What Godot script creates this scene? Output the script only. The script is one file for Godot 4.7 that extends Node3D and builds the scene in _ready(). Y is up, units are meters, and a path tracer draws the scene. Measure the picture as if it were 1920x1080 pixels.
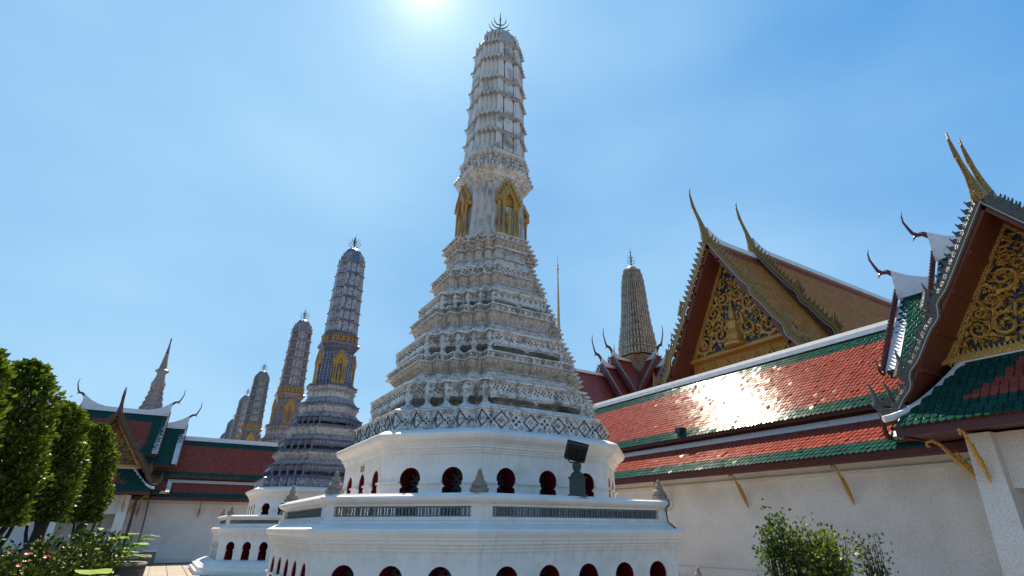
extends Node3D
# A royal temple court: a row of tiled prangs, roofed galleries, a gilded hall, clipped trees.
# World axes follow the court: the row of prangs runs along -Z, the long gallery stands at +X.

var rng := RandomNumberGenerator.new()
var mats := {}
var tex := {}
var taken := {}
var shared := {}

# ---------------------------------------------------------------- mesh builder
class MB:
	var v := PackedVector3Array()
	var n := PackedVector3Array()
	var x := Transform3D.IDENTITY

	func tri(a: Vector3, b: Vector3, c: Vector3) -> void:   # anticlockwise from outside
		var A := x * a
		var B := x * b
		var C := x * c
		var k := (B - A).cross(C - A)
		if k.length_squared() < 1e-14:
			return
		k = k.normalized()
		v.append(A); v.append(C); v.append(B)
		n.append(k); n.append(k); n.append(k)

	func quad(a: Vector3, b: Vector3, c: Vector3, d: Vector3) -> void:
		tri(a, b, c)
		tri(a, c, d)

	func box(p: Vector3, s: Vector3) -> void:
		var h := s / 2
		var q := []
		for i in 8:
			q.append(p + Vector3(h.x if i & 1 else -h.x, h.y if i & 2 else -h.y, h.z if i & 4 else -h.z))
		quad(q[4], q[5], q[7], q[6]); quad(q[1], q[0], q[2], q[3])
		quad(q[5], q[1], q[3], q[7]); quad(q[0], q[4], q[6], q[2])
		quad(q[6], q[7], q[3], q[2]); quad(q[0], q[1], q[5], q[4])

	# a bar from p to q, w wide across `side`, t thick the third way
	func bar(p: Vector3, q: Vector3, side: Vector3, w: float, t: float) -> void:
		var d := (q - p)
		var z := d.normalized()
		var xx := (side - z * side.dot(z)).normalized()
		var yy := z.cross(xx)
		var keep := x
		x = x * Transform3D(Basis(xx, yy, z), (p + q) / 2)
		box(Vector3.ZERO, Vector3(w, t, d.length()))
		x = keep

	func loft(rings: Array, closed := true, cap0 := false, cap1 := false) -> void:
		for r in rings.size() - 1:
			var p: PackedVector3Array = rings[r]
			var q: PackedVector3Array = rings[r + 1]
			var m := p.size()
			for i in (m if closed else m - 1):
				var j := (i + 1) % m
				quad(p[i], p[j], q[j], q[i])
		if cap0:
			fan(rings[0], true)
		if cap1:
			fan(rings[-1], false)

	func fan(p: PackedVector3Array, down: bool) -> void:
		var c := Vector3.ZERO
		for q in p:
			c += q
		c /= p.size()
		for i in p.size():
			var j := (i + 1) % p.size()
			if down:
				tri(c, p[j], p[i])
			else:
				tri(c, p[i], p[j])

	# polygon in xy, anticlockwise, from z0 to z1
	func extrude(poly: PackedVector2Array, z0: float, z1: float, back := false) -> void:
		if Geometry2D.is_polygon_clockwise(poly):
			poly = poly.duplicate()
			poly.reverse()
		var ix := Geometry2D.triangulate_polygon(poly)
		for i in range(0, ix.size(), 3):
			var a := poly[ix[i]]
			var b := poly[ix[i + 1]]
			var c := poly[ix[i + 2]]
			if (b - a).cross(c - a) < 0:
				var k := b
				b = c
				c = k
			tri(Vector3(a.x, a.y, z1), Vector3(b.x, b.y, z1), Vector3(c.x, c.y, z1))
			if back:
				tri(Vector3(a.x, a.y, z0), Vector3(c.x, c.y, z0), Vector3(b.x, b.y, z0))
		for i in poly.size():
			var a := poly[i]
			var b := poly[(i + 1) % poly.size()]
			quad(Vector3(a.x, a.y, z0), Vector3(b.x, b.y, z0), Vector3(b.x, b.y, z1), Vector3(a.x, a.y, z1))

	func lathe(prof: Array, seg: int, at := Vector3.ZERO) -> void:   # prof: [r, y] upwards
		var rings := []
		for p in prof:
			var r := PackedVector3Array()
			for i in seg:
				var t := TAU * i / seg
				r.append(at + Vector3(p[0] * cos(t), p[1], -p[0] * sin(t)))
			rings.append(r)
		loft(rings, true, true, true)

	# tube through pts with radii; flat squeezes it along `side`
	func tube(pts: Array, rad: Array, seg := 6, side := Vector3.ZERO, flat := 1.0) -> void:
		var rings := []
		for i in pts.size():
			var d: Vector3 = (pts[mini(i + 1, pts.size() - 1)] - pts[maxi(i - 1, 0)]).normalized()
			var s := side
			if s == Vector3.ZERO or absf(s.dot(d)) > 0.98:
				s = Vector3.RIGHT if absf(d.x) < 0.8 else Vector3.FORWARD
			var a := (s - d * s.dot(d)).normalized()
			var b := d.cross(a)
			var r := PackedVector3Array()
			for k in seg:
				var t := TAU * k / seg
				r.append(pts[i] + a * (cos(t) * rad[i] * flat) + b * (sin(t) * rad[i]))
			rings.append(r)
		loft(rings, true, true, true)

	func mesh() -> ArrayMesh:
		var m := ArrayMesh.new()
		if v.is_empty():
			return m
		var arr := []
		arr.resize(Mesh.ARRAY_MAX)
		arr[Mesh.ARRAY_VERTEX] = v
		arr[Mesh.ARRAY_NORMAL] = n
		m.add_surface_from_arrays(Mesh.PRIMITIVE_TRIANGLES, arr)
		return m

# ---------------------------------------------------------------- nodes
func numbered(called: String) -> String:
	var k: int = taken.get(called, 0)
	taken[called] = k + 1
	return called if k == 0 else "%s_%03d" % [called, k]

func thing(called: String, label: String, category: String, at := Vector3.ZERO, turn := 0.0, group := "") -> Node3D:
	var o := Node3D.new()
	o.name = numbered(called)
	add_child(o)
	o.position = at
	o.rotation.y = turn
	tag(o, label, category, group)
	return o

func tag(o: Node, label: String, category: String, group := "") -> void:
	o.set_meta("label", label)
	o.set_meta("category", category)
	if group:
		o.set_meta("group", group)

func part(mb: MB, called: String, m: Material, parent: Node, stuff := false) -> MeshInstance3D:
	return put(mb.mesh(), called, m, parent, Transform3D.IDENTITY, stuff)

func put(mesh: Mesh, called: String, m: Material, parent: Node, t := Transform3D.IDENTITY, stuff := false) -> MeshInstance3D:
	var o := MeshInstance3D.new()
	o.name = called if parent != self else numbered(called)
	o.mesh = mesh
	o.material_override = m
	o.transform = t
	parent.add_child(o, true)
	if stuff:
		o.set_meta("kind", "stuff")
	return o

func multi(mesh: Mesh, ts: Array, cols: PackedColorArray, called: String, m: Material, parent: Node, stuff := true) -> MultiMeshInstance3D:
	var mm := MultiMesh.new()
	mm.transform_format = MultiMesh.TRANSFORM_3D
	mm.use_colors = cols.size() > 0
	mm.mesh = mesh
	mm.instance_count = ts.size()
	for i in ts.size():
		mm.set_instance_transform(i, ts[i])
		if cols.size() > 0:
			mm.set_instance_color(i, cols[i])
	var o := MultiMeshInstance3D.new()
	o.name = called if parent != self else numbered(called)
	o.multimesh = mm
	o.material_override = m
	parent.add_child(o, true)
	if stuff:
		o.set_meta("kind", "stuff")
	return o

# ---------------------------------------------------------------- materials
func noise_tex(key: String, freq: float, octaves: int, stops: Array, size := 512, kind := FastNoiseLite.TYPE_SIMPLEX_SMOOTH) -> NoiseTexture2D:
	if tex.has(key):
		return tex[key]
	var f := FastNoiseLite.new()
	f.noise_type = kind
	f.seed = 7 + tex.size() * 13
	f.frequency = freq
	f.fractal_octaves = octaves
	var t := NoiseTexture2D.new()
	t.width = size
	t.height = size
	t.seamless = true
	t.noise = f
	var g := Gradient.new()
	var off := PackedFloat32Array()
	var col := PackedColorArray()
	for s in stops:
		off.append(s[0])
		col.append(s[1] if s[1] is Color else Color(s[1], s[1], s[1]))
	g.offsets = off
	g.colors = col
	t.color_ramp = g
	tex[key] = t
	return t

func mat(key: String, lin: Color, rough := 0.6, coarse := "", scale := 0.5, fine := "", fscale := 3.0, bump := 0.0, metal := 0.0) -> StandardMaterial3D:
	if mats.has(key):
		return mats[key]
	var m := StandardMaterial3D.new()
	m.resource_name = key
	m.albedo_color = lin.linear_to_srgb()
	m.roughness = rough
	m.metallic = metal
	if coarse:
		m.albedo_texture = tex[coarse]
		m.uv1_triplanar = true
		m.uv1_world_triplanar = true
		m.uv1_scale = Vector3.ONE * scale
	if fine:
		m.detail_enabled = true
		m.detail_albedo = tex[fine]
		m.detail_blend_mode = BaseMaterial3D.BLEND_MODE_MUL
		m.detail_uv_layer = BaseMaterial3D.DETAIL_UV_2
		m.uv2_triplanar = true
		m.uv2_world_triplanar = true
		m.uv2_scale = Vector3.ONE * fscale
	if bump > 0.0:
		m.heightmap_enabled = true
		m.heightmap_texture = tex["bumps"]
		m.heightmap_scale = bump
		if not coarse:
			m.uv1_triplanar = true
			m.uv1_world_triplanar = true
			m.uv1_scale = Vector3.ONE * scale
	mats[key] = m
	return m

func tint_mat(key: String, rough: float, coat := 0.0, back := Color(0, 0, 0)) -> StandardMaterial3D:   # colour comes from each copy
	if mats.has(key):
		return mats[key]
	var m := StandardMaterial3D.new()
	m.resource_name = key
	m.albedo_color = Color.WHITE
	m.vertex_color_use_as_albedo = true
	m.roughness = rough
	if coat > 0.0:
		m.clearcoat_enabled = true
		m.clearcoat = coat
		m.clearcoat_roughness = 0.1
	if back != Color(0, 0, 0):
		m.backlight_enabled = true
		m.backlight = back
	mats[key] = m
	return m

func make_materials() -> void:
	noise_tex("bumps", 0.02, 4, [[0.0, 0.0], [1.0, 1.0]])
	noise_tex("plaster", 0.006, 5, [[0.0, Color(0.90, 0.89, 0.87)], [0.35, Color(0.965, 0.96, 0.95)], [0.6, Color(1, 1, 1)], [1.0, Color(0.96, 0.95, 0.92)]])
	noise_tex("grain", 0.05, 3, [[0.0, 0.84], [0.5, 0.97], [1.0, 1.0]])
	noise_tex("mould", 0.010, 4, [[0.0, Color(0.58, 0.56, 0.53)], [0.30, Color(0.80, 0.78, 0.75)], [0.5, Color(0.97, 0.96, 0.95)], [1.0, Color(1, 0.985, 0.96)]])
	noise_tex("flecks", 0.045, 1, [[0.0, 0.34], [0.10, 0.42], [0.20, 0.96], [1.0, 1.0]], 512, FastNoiseLite.TYPE_CELLULAR)
	noise_tex("streaks", 0.022, 5, [[0.0, Color(0.90, 0.885, 0.86)], [0.22, Color(0.965, 0.96, 0.95)], [0.40, Color(1, 1, 1)], [1.0, Color(1, 0.995, 0.985)]])
	noise_tex("shards", 0.05, 1, [[0.0, 0.62], [0.4, 0.9], [1.0, 1.0]], 512, FastNoiseLite.TYPE_CELLULAR)
	noise_tex("gilt", 0.03, 4, [[0.0, Color(0.25, 0.20, 0.14)], [0.4, Color(0.60, 0.52, 0.42)], [0.65, Color(1, 1, 1)], [1.0, Color(1, 0.93, 0.7)]])
	noise_tex("stone", 0.03, 5, [[0.0, 0.45], [0.4, 0.8], [1.0, 1.0]])
	mat("white_paint", Color(0.78, 0.745, 0.70), 0.5, "streaks", 0.5, "plaster", 0.4, 0.15)
	mats.white_paint.uv1_scale = Vector3(0.8, 0.22, 0.8)
	mat("wall_paint", Color(0.73, 0.71, 0.685), 0.6, "plaster", 0.15, "grain", 0.8, 0.2)
	mat("glass_edging", Color(0.42, 0.43, 0.42), 0.25)
	mat("trim_white", Color(0.80, 0.79, 0.78), 0.45, "plaster", 0.5)
	mat("mosaic", Color(0.77, 0.755, 0.73), 0.42, "mould", 0.6, "flecks", 0.85, 0.5)
	mat("relief", Color(0.66, 0.62, 0.565), 0.5, "mould", 0.9, "flecks", 1.1, 0.5)
	mat("ledge", Color(0.77, 0.755, 0.735), 0.5, "mould", 1.2, "grain", 2.0)
	mat("stucco_petal", Color(0.70, 0.68, 0.655), 0.5, "mould", 0.3, "grain", 1.5, 0.3)
	mat("petal_gap_shade", Color(0.45, 0.41, 0.375), 0.6, "mould", 0.8, "grain", 2.0)  # tower body behind the petals, coloured darker to deepen the shade in the gaps
	mat("dark_inlay", Color(0.055, 0.06, 0.062), 0.3)
	mat("niche_red", Color(0.17, 0.012, 0.018), 0.6, "grain", 2.0)
	mats.niche_red.metallic_specular = 0.2
	mat("lattice", Color(0.07, 0.075, 0.08), 0.35)
	mat("glazed_block", Color(0.16, 0.19, 0.185), 0.3, "grain", 3.0)
	mat("carved_stone", Color(0.42, 0.335, 0.26), 0.85, "stone", 2.5, "grain", 9.0, 1.0)
	mat("lamp_metal", Color(0.012, 0.035, 0.032), 0.4)
	mat("black_metal", Color(0.02, 0.02, 0.022), 0.45)
	mat("iron", Color(0.045, 0.04, 0.045), 0.5, "", 1.0, "", 1.0, 0.0, 0.3)
	mat("gold", Color(0.82, 0.50, 0.11), 0.4, "gilt", 3.0, "", 1.0, 0.6, 0.15)
	mat("gold_pale", Color(0.78, 0.49, 0.15), 0.45, "gilt", 2.2, "", 1.0, 0.4, 0.35)
	mat("gold_worn", Color(0.76, 0.47, 0.13), 0.45, "gilt", 4.0, "", 1.0, 0.6, 0.3)
	mat("gold_old", Color(0.78, 0.48, 0.12), 0.5, "gilt", 4.0, "", 1.0, 0.6, 0.3)
	mat("maroon", Color(0.085, 0.014, 0.014), 0.45, "grain", 2.0)
	mat("soffit", Color(0.15, 0.042, 0.022), 0.5, "grain", 2.0)
	mat("naga_tile", Color(0.13, 0.125, 0.12), 0.35, "gilt", 3.5, "", 1.0, 0.6)
	mat("bronze", Color(0.14, 0.085, 0.04), 0.45, "gilt", 3.0, "", 1.0, 0.4, 0.2)
	mat("naga_gold", Color(0.36, 0.23, 0.055), 0.4, "gilt", 2.0, "", 1.0, 0.6, 0.3)
	mat("blue_glass", Color(0.014, 0.014, 0.03), 0.4)
	mat("under_roof", Color(0.15, 0.05, 0.035), 0.8)
	mat("ridge_white", Color(0.72, 0.71, 0.70), 0.5, "plaster", 0.8, "grain", 3.0)
	mat("bark", Color(0.045, 0.036, 0.028), 0.9, "stone", 3.0, "grain", 9.0, 1.5)
	mat("pot", Color(0.05, 0.045, 0.04), 0.6, "stone", 3.0)
	mat("paving", Color(0.40, 0.335, 0.25), 0.75, "stone", 0.5, "grain", 2.0, 0.3)
	mat("paving_b", Color(0.43, 0.36, 0.27), 0.75, "stone", 0.6, "grain", 2.0, 0.3)
	mat("paving_c", Color(0.37, 0.315, 0.24), 0.75, "stone", 0.7, "grain", 2.0, 0.3)
	mat("soil", Color(0.035, 0.028, 0.02), 0.95)
	tint_mat("tiles", 0.17)
	mats.tiles.metallic_specular = 0.1
	tint_mat("tiles_far", 0.5)
	mats.tiles_far.metallic_specular = 0.15
	tint_mat("leaves", 0.45, 0.0, Color(0.75, 0.85, 0.3))
	tint_mat("leaves_thick", 0.5, 0.0, Color(0.2, 0.25, 0.06))
	mats.leaves_thick.metallic_specular = 0.25
	mats.leaves.metallic_specular = 0.3
	for k in 3:
		var f: float = [0.88, 1.0, 1.13][k]
		mat("tile_red_%d" % k, TILE_RED * f, 0.17)
		mat("tile_green_%d" % k, TILE_GREEN * f, 0.17)
		mat("tile_gold_%d" % k, TILE_GOLD * f, 0.3)
		for c in ["red", "green", "gold"]:
			mats["tile_%s_%d" % [c, k]].metallic_specular = 0.1

const TILE_RED := Color(0.25, 0.06, 0.042)
const TILE_GREEN := Color(0.014, 0.058, 0.044)
const TILE_GOLD := Color(0.38, 0.155, 0.04)

# ---------------------------------------------------------------- camera, sky, sun
const SUN := Vector3(0.1624, 0.7912, -0.5896)

func make_camera_and_light() -> void:
	var cam := Camera3D.new()
	cam.name = "camera"
	add_child(cam)
	cam.position = Vector3(0, 1.6, 0)
	cam.basis = Basis(Vector3.UP, deg_to_rad(-32.23)) * Basis(Vector3.RIGHT, deg_to_rad(24.04)) * Basis(Vector3.BACK, deg_to_rad(0.15))
	cam.projection = Camera3D.PROJECTION_FRUSTUM
	cam.near = 0.1
	cam.far = 2000.0
	cam.size = 1080.0 / 1012.6 * 0.1
	cam.frustum_offset = Vector2(-43.0 / 1012.6 * 0.1, 0)
	cam.current = true
	var e := Environment.new()
	e.tonemap_mode = Environment.TONE_MAPPER_LINEAR
	e.tonemap_exposure = 2.2
	e.background_mode = Environment.BG_SKY
	e.background_energy_multiplier = 0.46
	e.sdfgi_enabled = true
	e.ssao_enabled = true
	e.ssil_enabled = true
	var sm := PanoramaSkyMaterial.new()
	sm.panorama = ImageTexture.create_from_image(sky_image())
	e.sky = Sky.new()
	e.sky.sky_material = sm
	var we := WorldEnvironment.new()
	we.name = "sky"
	we.environment = e
	add_child(we)
	var sun := DirectionalLight3D.new()
	sun.name = "sun"
	add_child(sun)
	sun.look_at_from_position(Vector3.ZERO, -SUN, Vector3.UP)
	sun.light_energy = 1.45
	sun.light_color = Color(1.0, 0.94, 0.84)
	sun.light_angular_distance = 0.53
	sun.shadow_enabled = true

func sky_image() -> Image:   # clear air: deep blue aloft, paler low down and towards the sun
	var w := 1024
	var h := 512
	var data := PackedFloat32Array()
	data.resize(w * h * 3)
	var s := SUN.normalized()
	var haze := FastNoiseLite.new()
	haze.seed = 2455
	haze.frequency = 0.55
	haze.fractal_octaves = 3
	var wisp := FastNoiseLite.new()
	wisp.seed = 3
	wisp.frequency = 1.1
	wisp.fractal_octaves = 5
	for j in h:
		var el := PI * (0.5 - (j + 0.5) / h)
		var y := maxf(sin(el), 0.0)
		var low := pow(1.0 - y, 2.6)
		for i in w:
			var az := TAU * (i + 0.5) / w
			var d := Vector3(sin(az) * cos(el), sin(el), -cos(az) * cos(el))
			var c := d.dot(s)
			var ang := rad_to_deg(acos(clampf(c, -1.0, 1.0)))
			var veil := 0.45 * haze.get_noise_3d(d.x * 1.6, d.y * 2.2, d.z * 1.6) + 0.16 * wisp.get_noise_3d(d.x * 2.0, d.y * 5.0, d.z * 2.0)
			var t := clampf(exp(-ang / 30.0) + low * (0.6 + 0.9 * exp(-ang / 60.0)) + veil, 0.0, 1.0)
			var r := lerpf(0.10, 0.43, t)
			var g := lerpf(0.35, 0.72, t)
			var b := lerpf(0.76, 0.98, t)
			var glow := 0.25 * exp(-ang / 6.0) + 1.2 * exp(-ang / 1.5)
			var k := (j * w + i) * 3
			data[k] = r + glow
			data[k + 1] = g + glow * 0.93
			data[k + 2] = b + glow * 0.88
	return Image.create_from_data(w, h, false, Image.FORMAT_RGBF, data.to_byte_array())

# ---------------------------------------------------------------- redented plans
func plan(a: float, c: float, steps: int) -> PackedVector2Array:
	var b := a - c
	var one := [Vector2(a, b)]
	if steps == 0:
		one.append(Vector2(b, a))
	else:
		var s := c / steps
		for k in steps:
			one.append(Vector2(a - (k + 1) * s, b + k * s))
			one.append(Vector2(a - (k + 1) * s, b + (k + 1) * s))
	var p := PackedVector2Array()
	for q in 4:
		for e in one:
			p.append(e.rotated(q * PI / 2))
	return p

func ring(a: float, c: float, steps: int, y: float) -> PackedVector3Array:
	var r := PackedVector3Array()
	for e in plan(a, c, steps):
		r.append(Vector3(e.x, y, -e.y))
	return r

func cut(a: float) -> float:   # depth of the stepped corner at half-width a
	return clampf(lerpf(0.70, 1.14, (a - 1.1) / 1.3), 0.1, 1.2) if a > 1.1 else 0.70 * a / 1.1

func band(mb: MB, prof: Array, steps: int, octagon := false, cap0 := false, cap1 := false) -> void:
	var rings := []
	for p in prof:
		var c: float = p[2] if p.size() > 2 else (1.80 + (p[0] - 3.7) * 0.3 if octagon and p[0] > 3 else 1.24 + (p[0] - 2.6) * 0.3 if octagon else cut(p[0]))
		rings.append(ring(p[0], c, steps, p[1]))
	mb.loft(rings, true, cap0, cap1)

# frames of the straight edges of a plan: [transform(x along, y up, z outward), length]
func edges(a: float, c: float, steps: int, y: float) -> Array:
	var r := ring(a, c, steps, y)
	var out := []
	for i in r.size():
		var p := r[i]
		var q := r[(i + 1) % r.size()]
		var d := (q - p).normalized()
		out.append([Transform3D(Basis(d, Vector3.UP, d.cross(Vector3.UP)), (p + q) / 2), p.distance_to(q)])
	return out

# frames of the outer corners: x back along one face, z back along the other
func corners(a: float, c: float, steps: int, y: float) -> Array:
	var r := ring(a, c, steps, y)
	var out := []
	var m := r.size()
	for i in m:
		var k := i % (2 * steps + 1)
		if k % 2 == 0:
			var dp := (r[(i + m - 1) % m] - r[i]).normalized()
			var dn := (r[(i + 1) % m] - r[i]).normalized()
			out.append(Transform3D(Basis(dp, Vector3.UP, dn), r[i]))
	return out

func rosettes(mb: MB, a: float, c: float, steps: int, y: float, gap: float, size: float) -> void:
	for e in edges(a, c, steps, y):
		var L: float = e[1]
		if L < 0.09:
			continue
		var count := maxi(1, roundi(L / gap))
		for k in count:
			var t: Transform3D = e[0]
			mb.x = t.translated_local(Vector3((k + 0.5) / count * L - L / 2, rng.randf_range(-0.006, 0.006), 0))
			var s := size * rng.randf_range(0.8, 1.1)
			for j in 4:
				var an := j * PI / 2 + 0.3
				var u := Vector3(cos(an), sin(an), 0)
				var w := Vector3(-sin(an), cos(an), 0)
				var tip := u * s
				var mid := u * (s * 0.55) + Vector3(0, 0, 0.018)
				mb.tri(u * s * 0.18, mid - w * s * 0.0, u * s * 0.55 + w * s * 0.28)
				mb.tri(u * s * 0.55 + w * s * 0.28, mid, tip)
				mb.tri(tip, mid, u * s * 0.55 - w * s * 0.28)
				mb.tri(u * s * 0.55 - w * s * 0.28, mid, u * s * 0.18)
	mb.x = Transform3D.IDENTITY

# a course of pointed leaves between two heights of a flaring band; tips down
func leaf_course(mb: MB, a0: float, y0: float, a1: float, y1: float, steps: int, gap: float, proud := 0.02) -> void:
	var lo := ring(a0, cut(a0), steps, y0)
	var hi := ring(a1, cut(a1), steps, y1)
	for i in lo.size():
		var j := (i + 1) % lo.size()
		var L := hi[i].distance_to(hi[j])
		if L < 0.06:
			continue
		var count := maxi(1, roundi(L / gap))
		var out := (hi[j] - hi[i]).cross(Vector3.UP).normalized() * proud
		for k in count:
			var f0 := float(k) / count
			var f1 := float(k + 1) / count
			var tl := hi[i].lerp(hi[j], f0)
			var tr := hi[i].lerp(hi[j], f1)
			var tip := lo[i].lerp(lo[j], (f0 + f1) / 2)
			var mid := tip.lerp((tl + tr) / 2, 0.62) + out
			var ml := tip.lerp(tl, 0.75).lerp(tl, 0.3)
			var mr := tip.lerp(tr, 0.75).lerp(tr, 0.3)
			mb.tri(tl, ml, mid); mb.tri(ml, tip, mid); mb.tri(tip, mr, mid); mb.tri(mr, tr, mid); mb.tri(tr, tl, mid)

func leaf_outline(w: float, h: float, half := false) -> PackedVector2Array:   # pointed slab, base at y = 0
	var p := PackedVector2Array()
	if not half:
		p.append_array([Vector2(-w * 0.92, 0), Vector2(w * 0.92, 0), Vector2(w, h * 0.66), Vector2(w * 0.86, h * 0.80), Vector2(w * 0.5, h * 0.93), Vector2(0, h), Vector2(-w * 0.5, h * 0.93), Vector2(-w * 0.86, h * 0.80), Vector2(-w, h * 0.66)])
	else:
		p.append_array([Vector2(0, 0), Vector2(w * 0.92, 0), Vector2(w, h * 0.66), Vector2(w * 0.8, h * 0.82), Vector2(0, h)])
	return p

# a pointed slab folded round an outer corner (corner frame)
func folded_leaf(w: float, h: float, t: float) -> ArrayMesh:
	var mb := MB.new()
	var p := leaf_outline(w, h, true)
	p[0].x = -t; p[4].x = -t
	# face along +x, outward -z: mirror so that the front looks to -z
	mb.x = Transform3D(Basis(Vector3(-1, 0, 0), Vector3.UP, Vector3(0, 0, -1)), Vector3.ZERO)
	var m := PackedVector2Array()
	for e in p:
		m.append(Vector2(-e.x, e.y))
	mb.extrude(m, 0.0, t)
	# face along +z, outward -x
	mb.x = Transform3D(Basis(Vector3(0, 0, 1), Vector3.UP, Vector3(-1, 0, 0)), Vector3.ZERO)
	p[0].x = 0.0; p[4].x = 0.0
	mb.extrude(p, 0.0, t)
	return mb.mesh()

func folded_diamond(w: float, h: float, bar: float, t: float) -> ArrayMesh:
	var mb := MB.new()
	for side in 2:
		mb.x = Transform3D(Basis(Vector3(-1, 0, 0), Vector3.UP, Vector3(0, 0, -1)), Vector3.ZERO) if side == 0 else Transform3D(Basis(Vector3(0, 0, 1), Vector3.UP, Vector3(-1, 0, 0)), Vector3.ZERO)
		var s := -1.0 if side == 0 else 1.0
		var o := t if side == 0 else 0.0
		mb.extrude(PackedVector2Array([Vector2(o, -h), Vector2(w * s, 0), Vector2((w - bar) * s, 0), Vector2(o, -h + bar * 1.5)]), 0, t)
		mb.extrude(PackedVector2Array([Vector2(o, h), Vector2(w * s, 0), Vector2((w - bar) * s, 0), Vector2(o, h - bar * 1.5)]), 0, t)
	return mb.mesh()

func flat_diamond(w: float, h: float, bar: float, t: float) -> ArrayMesh:
	var mb := MB.new()
	for s in [-1.0, 1.0]:
		for u in [-1.0, 1.0]:
			mb.extrude(PackedVector2Array([Vector2(0, h * u), Vector2(w * s, 0), Vector2((w - bar) * s, 0), Vector2(0, (h - bar * 1.5) * u)]), 0, t)
	return mb.mesh()

# a lion leg folded round an outer corner: bulging knee, curled foot
func lion_leg(w: float, h: float) -> ArrayMesh:
	var mb := MB.new()
	var rings := []
	for e in [[0.0, 0.95, 0.035], [0.09, 0.95, 0.035], [0.10, 0.70, 0.018], [0.26, 0.60, 0.006], [0.44, 0.82, 0.018], [0.60, 1.05, 0.038], [0.80, 1.08, 0.042], [0.82, 1.0, 0.026], [1.0, 1.0, 0.026]]:
		var y: float = e[0] * h
		var ww: float = e[1] * w
		var o: float = e[2]
		var dep := w * 0.75
		rings.append(PackedVector3Array([Vector3(-o, y, ww), Vector3(-o, y, -o), Vector3(ww, y, -o), Vector3(ww, y, dep * 0.6), Vector3(dep * 0.6, y, dep * 0.6), Vector3(dep * 0.6, y, ww)]))
	for r in rings.size():
		rings[r].reverse()
	mb.loft(rings, true, true, true)
	return mb.mesh()

# ---------------------------------------------------------------- prang
# keyhole opening: half outline from the sill upwards, width w, sill y0, crown y1
func keyhole(x0: float, w: float, y0: float, y1: float) -> PackedVector2Array:
	var h := w / 2
	var r := h * 1.03
	var cy := y1 - r
	var p := PackedVector2Array([Vector2(x0 - h * 0.98, y0), Vector2(x0 - h * 0.94, cy - r * 0.78), Vector2(x0 - h * 0.74, cy - r * 0.66), Vector2(x0 - h * 0.76, cy - r * 0.56)])
	for k in 13:
		var t := deg_to_rad(214.0 - k * (248.0 / 12.0))
		p.append(Vector2(x0 + cos(t) * r, cy + sin(t) * r))
	p.append_array([Vector2(x0 + h * 0.76, cy - r * 0.56), Vector2(x0 + h * 0.74, cy - r * 0.66), Vector2(x0 + h * 0.94, cy - r * 0.78), Vector2(x0 + h * 0.98, y0)])
	return p

# the eight faces of a drum with keyhole niches
func drum(root: Node3D, P: Dictionary, a: float, y0: float, y1: float, crown: float, sill: float, n_long: int, gap_long: float, n_short: int, gap_short: float, string_y: float) -> void:
	var c := 1.80 + (a - 3.7) * 0.3 if a > 3 else 1.24 + (a - 2.6) * 0.3
	var w := 0.37
	var idx := 0
	for e in edges(a, c, 0, 0.0):
		var L: float = e[1]
		var long := L > 2.0 * (a - c) - 0.02 and idx % 2 == 1
		var count := n_long if long else n_short
		var gap := gap_long if long else gap_short
		idx += 1
		var t: Transform3D = e[0]
		var outline := PackedVector2Array([Vector2(-L / 2, y0)])
		var holes := []
		for k in count:
			var hx := (k - (count - 1) / 2.0) * gap
			var hole := keyhole(hx, w, sill, crown)
			holes.append(hole)
			outline.append(Vector2(hole[0].x, y0))
			outline.append_array(hole)
			outline.append(Vector2(hole[-1].x, y0))
		outline.append_array([Vector2(L / 2, y0), Vector2(L / 2, y1), Vector2(-L / 2, y1)])
		var face := MB.new()
		face.extrude(outline, -0.014, 0.0)
		var wall := put(face.mesh(), "drum_wall", P.base, root, t)
		for hole in holes:
			var rv := MB.new()      # painted reveal behind the opening
			for i in hole.size() - 1:
				var p: Vector2 = hole[i]
				var q: Vector2 = hole[i + 1]
				rv.quad(Vector3(p.x, p.y, -0.014), Vector3(q.x, q.y, -0.014), Vector3(q.x, q.y, -0.42), Vector3(p.x, p.y, -0.42))
			var niche := part(rv, "niche", mats.niche_red, wall)
			var lat := MB.new()
			var hx: float = (hole[0].x + hole[-1].x) / 2
			lat.box(Vector3(hx, (sill + crown) / 2, -0.47), Vector3(w + 0.12, crown - sill + 0.1, 0.02))
			part(lat, "niche_back", mats.niche_red, wall)
			if P.detail > 1:
				var lt := MB.new()
				for k in 6:
					for s in [-1.0, 1.0]:
						var yy := sill - 0.05 + k * 0.13
						lt.bar(Vector3(hx - 0.17 * s, yy, -0.40), Vector3(hx + 0.17 * s, yy + 0.34, -0.40), Vector3.BACK, 0.03, 0.035)
				part(lt, "lattice", mats.lattice, niche)
		# string course, broken by the openings
		var sc := MB.new()
		var from := -L / 2
		for k in holes.size() + 1:
			var to: float = L / 2 if k == holes.size() else holes[k][0].x - 0.005
			var upto := to
			sc.extrude(PackedVector2Array([Vector2(from, string_y - 0.022), Vector2(upto, string_y - 0.022), Vector2(upto, string_y + 0.016), Vector2(from, string_y + 0.016)]), 0.0, 0.04)
			if k < holes.size():
				from = holes[k][-1].x + 0.005
		put(sc.mesh(), "string_course", P.base, root, t)

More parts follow.
